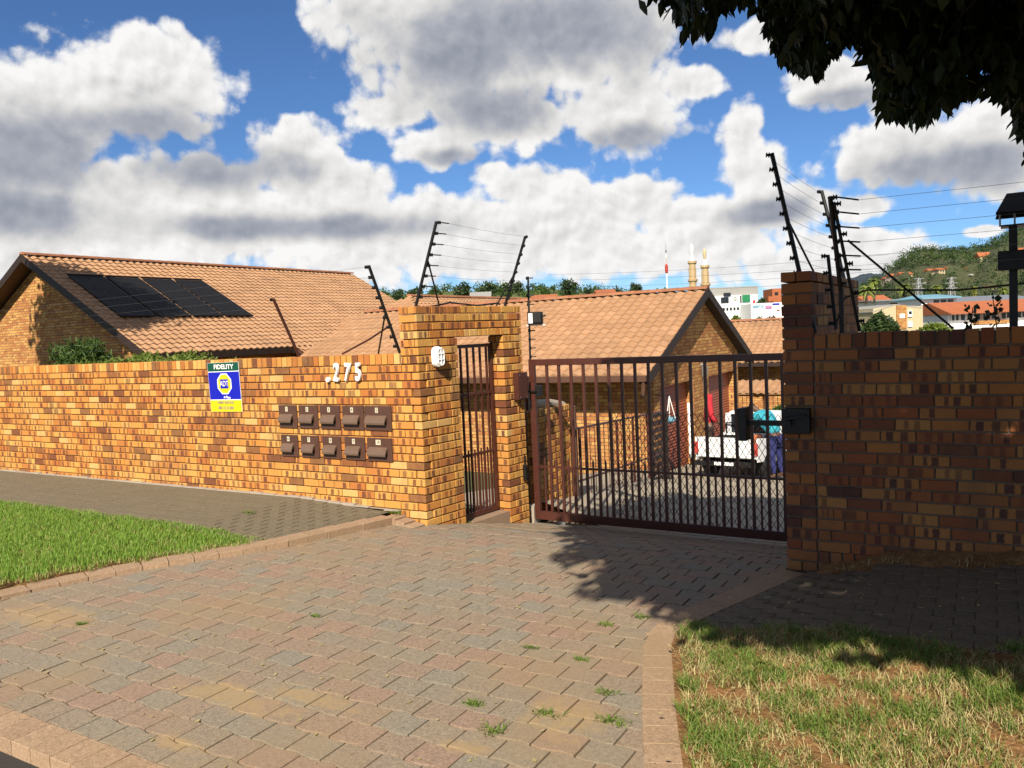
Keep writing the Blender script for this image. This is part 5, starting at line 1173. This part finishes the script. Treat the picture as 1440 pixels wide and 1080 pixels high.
HL = [(1257,386,13,7,560,'leftmost pale house of the terrace low on the hill'),(1272,384,15,8,560,'second pale house of the hillside terrace'),(1294,381,15,8,580,'wide pink-roofed house in the hillside terrace'),(1310,379,12,7,590,'pale house right of the wide pink-roofed one'),(1320,378,9,6,600,'rightmost house of the hillside terrace'),(1334,376,8,4,610,'small isolated roof right of the terrace'),(1386,357,20,13,520,'large two-storey house with terracotta roof high on the hill'),(1437,350,10,9,500,'house at the right edge high on the hill'),(1364,377,10,7,500,'reddish house in the dark trees mid-slope'),(1370,386,14,6,470,'grey-roofed house low in the dark trees'),(1392,403,14,6,420,'red-roofed house at the foot of the hill'),(1247,391,10,5,500,'half-hidden house above the palms'),(1306,397,12,4,450,'white flat house below the terrace')]
def hill_depth(px, py):
    """depth at which the hill's surface appears at this height in the direction px"""
    rows = HV.reshape(-1, 70, 3)[:17]; best = 600.0
    for r in rows:
        q = [proj(p) for p in r]; k = min(range(70), key=lambda i: abs(q[i][0]-px)); best = q[k][2]
        if q[k][1] <= py: break
    return best
clear = [(p[0], p[1], p[2]) for p in HL]
gg = np.random.default_rng(77)
def scatter(V, n, nx, size, leafs, name, m, lab, sl=(0, 16), seed=1):
    rows = V.reshape(-1, nx, 3)[sl[0]:sl[1]+1]; g_ = np.random.default_rng(seed); P_ = []
    for _ in range(n):
        j, i = g_.uniform(0, len(rows)-1.01), g_.uniform(0, nx-1.01); a_, b_ = rows[int(j)][int(i)], rows[int(j)+1][int(i)+1]; c = a_+(b_-a_)*g_.random(3); s = size*g_.uniform(.5, 1.3)
        q = proj(c)
        if q and any(abs(q[0]-a1) < w1*.62+3 and -2 < q[1]-b1 < 11 for a1, b1, w1 in clear): continue
        P_.append(clump_points((c[0], c[1], c[2]+s*.5), (s, s, s*.75), leafs, 7, g_, .45))
    o = leaf_cloud(name, m, None, np.concatenate(P_), size*.24, seed=seed+5, aspect=.75); tag(o, lab, 'trees', kind='stuff'); return o
scatter(HV, 2600, 70, 4.4, 30, 'hill_trees', M_LEAFK, 'dark trees covering the hillside at right', (0, 16), 3)
scatter(HV, 1300, 70, 3.4, 24, 'hill_scrub', M_LEAF, 'lighter green scrub on the upper hillside', (8, 16), 8)
scatter(RV, 640, 70, 1.9, 50, 'ridge_trees', M_LEAF, 'mass of green trees on the low ridge behind the roofs', (4, 15), 13)
k_ = 0
for (px, py, w_, dark, lab) in ((560,404,20,1,'small dark tree at the left end of the ridge'), (585,402,24,1,'low dark tree left of the tall fence post'), (612,402,20,0,'light green tree just right of the tall fence post'), (650,395,30,1,'broad dark tree on the ridge left of centre'), (685,393,28,1,'tall dark tree on the ridge above the gateway'), (712,397,22,0,'bright green tree above the gateway opening'), (728,394,18,1,'dark cypress-like tree beside the gateway post'), (766,401,20,0,'green tree right of the thin floodlight post'), (800,388,26,1,'tallest round tree on the ridge right of the gateway'), (833,403,30,1,'wide dark tree sloping down the ridge'), (868,402,20,1,'small round dark tree left of the twin-tree gap'), (893,395,20,1,'round dark tree nearest the garage ridge'), (930,403,40,0,'bushy green tree under the red and white mast')):
    Z = 118+8*math.sin(px); c_ = at(px, py, Z); r_ = w_/2*Z/FPX; hgt = r_*2.4; k_ += 1
    tree('ridge_tree', (c_.x, c_.y, c_.z-hgt), hgt, r_*1.05, r_*1.1, lab, 'tree', 'trees along the ridge', 700, M_LEAFK if dark else M_LEAF, r_*.26, 200+k_, 16, r_*.12)
# a pale house in the ridge trees
for (px, py, Z, w_, h_, m, rm_, lab) in ((676, 413, 112, 2.4, 1.2, M_WHITE, M_GREY, 'tiny white gabled house among the ridge trees'), (765, 416, 110, 3, .8, M_GREY, M_ORANGE, 'low grey shed roof on the ridge right of the post'), (850, 409, 105, 2, .8, M_PINKW, M_ORANGE, 'small house with pink roof behind the garage ridge')):
    c_ = at(px, py, Z); t_ = thing('house', (c_.x, c_.y, c_.z-h_-2), lab, 'house', 'small houses on the ridge'); Mh = Matrix.Translation(c_) @ Matrix.Rotation(YAW, 4, 'Z')
    MB().box(-w_/2, w_/2, -2, 2, -h_-2, -h_*.5, Mh).build('wall', m, t_); MB().prism([(-w_/2-.3, -2.3, -h_*.5), (-w_/2-.3, 0, h_*.2), (-w_/2-.3, 2.3, -h_*.5)], (w_+.6, 0, 0), Mh).build('roof', rm_, t_); MB().box(-.4, .4, -2.05, -2.001, -h_-1, -h_*.7, Mh).build('window', M_GLASS, t_)
# minarets
for i, (px, py, Z, lab) in enumerate(((972.5, 343, 200, 'taller left sandstone minaret with white bulb finial'), (990.5, 349, 215, 'right sandstone minaret with white bulb finial'))):
    s = Z/FPX; T = at(px, py, Z); t_ = thing('minaret', (T.x, T.y, T.z-75*s), lab, 'tower', 'pair of minarets behind the garage')
    MB().lathe([(5.4*s, 0), (5.4*s, 42*s)], T-Vector((0, 0, 75*s)), 8).build('lower_shaft', M_MINARET, t_); MB().lathe([(4.9*s, 0), (4.9*s, 20*s)], T-Vector((0, 0, 44*s)), 8).build('shaft', M_MINARET, t_)
    MB().lathe([(5.5*s, 0), (7.0*s, 1.6*s), (7.2*s, 4*s), (5*s, 4.1*s)], T-Vector((0, 0, 53.5*s)), 12).build('balcony', M_MINARET, t_); MB().lathe([(5*s, 0), (6.4*s, 1.5*s), (6.4*s, 4.5*s), (4*s, 4.6*s)], T-Vector((0, 0, 28.5*s)), 12).build('balcony', M_MINARET, t_)
    MB().lathe([(3.2*s, 0), (2.4*s, 4*s), (2.0*s, 8*s)], T-Vector((0, 0, 24*s)), 12).build('neck', M_WHITE, t_); MB().lathe([(1.3*s, 0), (2.0*s, 3*s), (2.7*s, 8*s), (2.5*s, 12*s), (1.2*s, 15*s), (.2*s, 16.5*s)], T-Vector((0, 0, 16.2*s)), 12).build('finial', M_CREAM if i else M_WHITE, t_)
# red and white mast
T = at(936, 341, 420); s = 420/FPX; t_ = thing('radio_mast', (T.x, T.y, T.z-75*s), 'slim red and white telecom mast on the skyline', 'mast')
MB().lathe([(.9*s, 0), (.9*s, 30*s)], T-Vector((0, 0, 72*s)), 8).build('lower_section', M_WHITE, t_); MB().lathe([(1.2*s, 0), (2.2*s, 1.5*s), (2.4*s, 10*s), (1.0*s, 13*s)], T-Vector((0, 0, 43*s)), 10).build('red_drum', M_RED, t_); MB().lathe([(.7*s, 0), (.7*s, 8*s)], T-Vector((0, 0, 30*s)), 8).build('upper_section', M_PINKW, t_)
MB().lathe([(.8*s, 0), (1.3*s, 1.5*s), (.9*s, 5*s), (.9*s, 6*s)], T-Vector((0, 0, 22*s)), 8).build('white_drum', M_WHITE, t_); MB().lathe([(.4*s, 0), (1.5*s, 4*s), (1.0*s, 5*s), (.5*s, 9*s), (.12*s, 15*s)], T-Vector((0, 0, 15*s)), 8).build('tip', M_STEEL, t_)
# commercial buildings
def bldg(px0, py0, px1, py1, Z, m, label, depth=8, name='building', extra=None, drop=12):
    a_, b_ = at(px0, py0, Z), at(px1, py1, Z); s = Z/FPX; wid = (b_-a_).dot(_r0); hgt = a_.z-b_.z if a_.z > b_.z else 3
    Mh = Matrix.Translation(Vector((a_.x, a_.y, a_.z))) @ Matrix.Rotation(YAW, 4, 'Z'); t_ = thing(name, (a_.x, a_.y, a_.z-drop), label, 'building'); wid = max(wid, 1)
    MB().box(0, wid, 0, depth, -drop, 0, Mh).build('wall', m, t_); return t_, Mh, wid, s
def panel(t_, Mh, s, x0, y0, x1, y1, m, name, d=.12, off=0.0): return MB().box(x0*s, x1*s, -d-off, -.003-off, -y1*s, -y0*s, Mh).build(name, m, t_)
t_, Mh, wd, s = bldg(998, 405, 1067, 425, 150, M_GREY, 'grey-roofed white shopping centre behind the garage gable', 20, drop=14)
panel(t_, Mh, s, 0, 12, 66, 46, M_WHITE, 'front_wall', .5); panel(t_, Mh, s, 18, 8, 28, 13, M_GLASS, 'window', .15, .51); panel(t_, Mh, s, 14, 14, 25, 22, M_GLASS, 'window', .15, .51); panel(t_, Mh, s, 18, 27, 28, 29, M_GLASS, 'window', .15, .51)
curve_text('G', 7*s, .05, M_GREY, t_, Mh @ Matrix(((1,0,0,34*s),(0,0,-1,-.56),(0,1,0,-17*s),(0,0,0,1))), 'lettering', ext=.01)
panel(t_, Mh, s, 41, 13, 43, 26, M_GLASS, 'window', .15, .51); panel(t_, Mh, s, 44, 12, 55, 22, M_GREEN, 'green_panel', .2, .51); panel(t_, Mh, s, 44.5, 24, 55, 27, M_GREEN, 'green_panel', .2, .51); panel(t_, Mh, s, 59, 20, 62, 26, M_REDC, 'sign_panel', .15, .51)
t_, Mh, wd, s = bldg(1012, 428, 1058, 440, 135, M_WHITE, 'low white shopfront below the shopping centre', 10, drop=10)
for i in range(7): panel(t_, Mh, s, 4+i*5, 5, 7+i*5, 9, M_GLASS, 'window')
t_, Mh, wd, s = bldg(1056, 427, 1150, 440, 128, M_WHITE, 'long white wall with coloured lettering left of the right pier', 6, drop=9)
curve_text('BESTA', 5.5*s, .04, M_BLUE, t_, Mh @ Matrix(((1,0,0,10*s),(0,0,-1,-.02),(0,1,0,-5*s),(0,0,0,1))), 'lettering', ext=.02); panel(t_, Mh, s, 20, 4, 29, 8, M_REDC if False else plain('pink_print', (.62,.25,.5), .6, .05, 3, bump=0), 'sign_panel'); panel(t_, Mh, s, 30, 1, 40, 3, M_BLUET, 'sign_panel'); panel(t_, Mh, s, 36, 10, 40, 11.5, M_RED, 'sign_panel')
t_, Mh, wd, s = bldg(1086, 406, 1099, 420, 165, M_ORANGE, 'ochre block with red roof beside the right pier', 6, drop=12); panel(t_, Mh, s, -9, 11, -1, 18, M_ORANGE, 'lean_to', 1.5); panel(t_, Mh, s, 3, 5, 8, 9, M_GLASS, 'window')
tree('distant_tree', tuple(at(1072, 424, 140)-Vector((0, 0, 2))), 3.0, 1.0, 1.1, 'dark tree between shopping centre and ochre block', n=500, leaf=.3, seed=301, clumps=12)
for i, (px, py, w_) in enumerate(((1036, 447, 14), (1066, 449, 12), (1086, 448, 12))):
    tree('distant_shrub', tuple(at(px, py+8, 60)-Vector((0, 0, 2.2))), 2.9, w_/2*60/FPX*1.2, .55, ['yellow-green shrub against the garage gable edge', 'dark shrub below the white lettered wall', 'grey-green shrub left of the right pier'][i], 'shrub', 'shrubs beyond the far roof', 700, M_LEAFY if i == 0 else M_LEAFK, .16, 310+i, 14, .05)
# buildings behind the right wall
t_, Mh, wd, s = bldg(1228, 434, 1298, 440, 75, M_CREAM, 'cream block with brick band and low gable behind the bush', 8, drop=7)
MB().prism([(-1.5*s, -.02, -4*s), (31*s, -.02, 5*s), (70*s, -.02, -2*s), (70*s, -.02, -3.5*s), (31*s, -.02, 3.5*s), (-1.5*s, -.02, -5.5*s)], (0, 8.3, 0), Mh).build('roof', M_GREY, t_); MB().prism([(0, 0, .001), (31*s, 0, 3.5*s), (wd, 0, .001)], (0, .3, 0), Mh).build('gable', M_CREAM, t_)
panel(t_, Mh, s, 32, -3, 46, 30, M_HBRICK, 'brick_band'); panel(t_, Mh, s, 36, 9, 43, 15, M_WHITE, 'window', .16); panel(t_, Mh, s, 48, 5, 54, 14, M_WHITE, 'window'); panel(t_, Mh, s, 49, 6, 53, 10, M_GLASS, 'pane', .16); panel(t_, Mh, s, 48, 20, 54, 28, M_WHITE, 'window')
t_, Mh, wd, s = bldg(1333, 441, 1520, 446, 82, M_WHITE, 'long white building with orange roof and window band at right', 10, drop=8)
MB().prism([(-3*s, -1.2, -1.5*s), (-3*s, 3.5, 16.5*s), (-3*s, 11, -1*s)], (wd+5*s, 0, 0), Mh).build('roof', M_ORANGE, t_)
for i in range(18):
    if i in (4, 9): continue
    panel(t_, Mh, s, 4+i*7.2, 2.5, 8.6+i*7.2, 10, M_GLASS, 'window')
panel(t_, Mh, s, 34, 12, 82, 17, M_HBRICK, 'balcony', 1.2); panel(t_, Mh, s, -2, 18, 120, 22, M_WHITE, 'ledge', 1.4)
for i in range(10): panel(t_, Mh, s, 3.2+i*11, 2, 3.8+i*11, 11, M_WHITE, 'mullion', .2)
t_, Mh, wd, s = bldg(1296, 421, 1346, 432, 95, M_WHITE, 'white upper storey with pale blue hipped roof', 6, drop=8)
MB().prism([(-3*s, -.6, 0), (wd+3*s, -.6, 0), (wd+3*s, 6.6, 0), (-3*s, 6.6, 0)], (0, 0, .15), Mh).add([Mh @ Vector(p) for p in ((-3*s, -.6, .15), (wd+3*s, -.6, .15), (wd+3*s, 6.6, .15), (-3*s, 6.6, .15), (8*s, 3, 7*s), (wd-8*s, 3, 7*s))], [(0,1,5,4), (1,2,5), (2,3,4,5), (3,0,4)]).build('roof', M_BLUE, t_)
for i in range(3): panel(t_, Mh, s, 17+i*10, 2, 24+i*10, 8, M_GLASS, 'window')
t_, Mh, wd, s = bldg(1232, 424, 1300, 430, 105, M_WHITE, 'low white hall with pale metal roof behind the cream block', 8, drop=7); MB().prism([(-1, -1, 0), (wd+1, -1, 0), (wd+1, 9, .25), (-1, 9, .25)], (0, 0, .12), Mh).build('roof', M_STEEL, t_); panel(t_, Mh, s, 20, 3, 40, 6, M_GLASS, 'window')
t_, Mh, wd, s = bldg(1350, 424, 1460, 430, 120, M_WHITE, 'pale metal-roofed hall above the long orange roof', 8, drop=9); MB().prism([(-1, -1, -.2), (wd+1, -1, -.2), (wd+1, 9, .75), (-1, 9, .75)], (0, 0, .12), Mh).build('roof', M_STEEL, t_); panel(t_, Mh, s, 60, 3, 64, 6, M_GLASS, 'window')
t_, Mh, wd, s = bldg(1226, 424, 1249, 428, 110, M_PINKW, 'small tiled house between the palms', 6, drop=6); MB().prism([(-.8, -.6, -.2), (-.8, 3, .9), (-.8, 6.6, -.2)], (wd+1.6, 0, 0), Mh).build('roof', M_ORANGE, t_); panel(t_, Mh, s, 8, 3, 14, 6, M_GLASS, 'window')
# houses on the hillside
for (px, py, w_, h_, Z, lab) in HL:
    Z = hill_depth(px, py+h_*.8); s = Z/FPX; c_ = at(px, py, Z); t_ = thing('hill_house', (c_.x, c_.y, c_.z-h_*s), lab, 'house', 'houses on the hillside'); Mh = Matrix.Translation(c_) @ Matrix.Rotation(YAW+.3*math.sin(px), 4, 'Z'); a_ = w_/2*s
    MB().box(-a_, a_, -3, 4, -h_*s-6, -h_*s*.3, Mh).build('wall', M_PINKW if px % 2 else M_CREAM, t_); MB().prism([(-a_-.6, -3.6, -h_*s*.3), (-a_-.6, .5, h_*s*.18), (-a_-.6, 4.6, -h_*s*.3)], (2*a_+1.2, 0, 0), Mh).build('roof', M_ORANGE if lab.find('grey') < 0 and lab.find('white') < 0 else M_GREY, t_)
    for k in range(2): MB().box(-a_*.6+k*a_*.8, -a_*.6+k*a_*.8+a_*.35, -3.15, -3.01, -h_*s*.9, -h_*s*.5, Mh).build('window', M_GLASS, t_)
# palms
def palm(px, py, w_, Z, trunk_px, lab, seed):
    s = Z/FPX; c_ = at(px, py, Z); t_ = thing('palm_tree', (c_.x, c_.y, c_.z-trunk_px*s), lab, 'palm', 'palms behind the right wall'); g_ = random.Random(seed); P_ = []
    MB().tube(c_-Vector((0, 0, trunk_px*s)), c_, w_*.10*s, w_*.07*s, 8).build('trunk', M_BARK, t_)
    for f in range(34):
        a_ = g_.uniform(0, 6.28); e_ = g_.uniform(-.9, 1.1); L = w_*.75*s*g_.uniform(.7, 1.1); fm = MB(); d_ = Vector((math.cos(a_), math.sin(a_), 0)); sd2 = Vector((-d_.y, d_.x, 0)); pts = [c_+d_*(L*u*math.cos(e_))+Vector((0, 0, L*(u*math.sin(e_)-.55*u*u))) for u in (0, .25, .5, .75, 1)]
        for i in range(4):
            wA, wB = L*.16*(1-abs(i/4-.4)), L*.16*(1-abs((i+1)/4-.4)) if i < 3 else .01
            dr_ = Vector((0, 0, -L*.05)); fm.add([pts[i], pts[i+1], pts[i+1]+sd2*wB+dr_, pts[i]+sd2*wA+dr_], [(0,1,2,3)]); fm.add([pts[i], pts[i+1], pts[i+1]-sd2*wB+dr_, pts[i]-sd2*wA+dr_], [(3,2,1,0)])
        fo = fm.build('frond', M_LEAFP, t_)
palm(1229, 396, 17, 95, 30, 'tallest palm right beside the fence posts', 1); palm(1218, 406, 20, 88, 22, 'broad palm touching the pier', 2); palm(1271, 403, 16, 130, 22, 'palm behind the diagonal brace', 3); palm(1317, 404, 14, 140, 18, 'palm standing between the two pylons and blue roof', 4); palm(1411, 407, 12, 150, 16, 'palm left of the roofed post', 5); palm(1423, 409, 8, 160, 12, 'small palm hidden by the roofed post', 6)
c_ = at(1370, 404, 140); t_ = thing('cypress', (c_.x, c_.y, c_.z-2.5), 'pale narrow cypress above the long orange roof', 'tree'); leaf_cloud('crown', M_LEAFP, t_, clump_points((c_.x, c_.y, c_.z-.8), (.45, .45, 1.2), 700, 14, np.random.default_rng(8), .35), .3, seed=8); MB().tube((c_.x, c_.y, c_.z-3), (c_.x, c_.y, c_.z-1), .1).build('trunk', M_BARK, t_)
# pylons
for i, (px, py) in enumerate(((1292, 391), (1338, 390))):
    Z = 260; s = Z/FPX; T = at(px, py, Z); t_ = thing('pylon', (T.x, T.y, T.z-36*s), ['left lattice power pylon below the hill', 'right lattice power pylon below the hill'][i], 'pylon', 'power pylons'); m_ = MB(); B0 = T-Vector((0, 0, 36*s)); rx = _r0
    for a_ in (-1, 1):
        for b_ in (-1, 1):
            q = Vector((-rx.y, rx.x, 0)); m_.tube(B0+rx*(a_*4.2*s)+q*(b_*4.2*s), T+rx*(a_*1.0*s)+q*(b_*1.0*s), .16, .12, 4)
    for k in range(7):
        u0, u1 = k/7, (k+1)/7; w0, w1 = 4.2*(1-u0)+1.0*u0, 4.2*(1-u1)+u1
        for a_ in (-1, 1): m_.tube(B0.lerp(T, u0)+rx*(a_*w0*s), B0.lerp(T, u1)-rx*(a_*w1*s), .09, .09, 4)
    m_.build('lattice', M_STEEL, t_)
    for k, (dz_, wa) in enumerate(((1, 7), (8, 9), (15, 8))): MB().tube(T-Vector((0, 0, dz_*s))-rx*(wa*s), T-Vector((0, 0, dz_*s))+rx*(wa*s), .14, .14, 4).build('cross_arm', M_STEEL, t_)
# overhead lines crossing the sky behind the minarets
pl_ = thing('power_line', tuple(at(700, 430, 90)), 'thin overhead wires crossing the sky behind the minarets', 'wires')
for i, (y0, y1) in enumerate(((386, 358), (394, 370), (404, 380), (411, 392))): wire(pl_, at(770, y0, 90), at(1250, y1, 60), .3, .012, M_BLACK, 10)
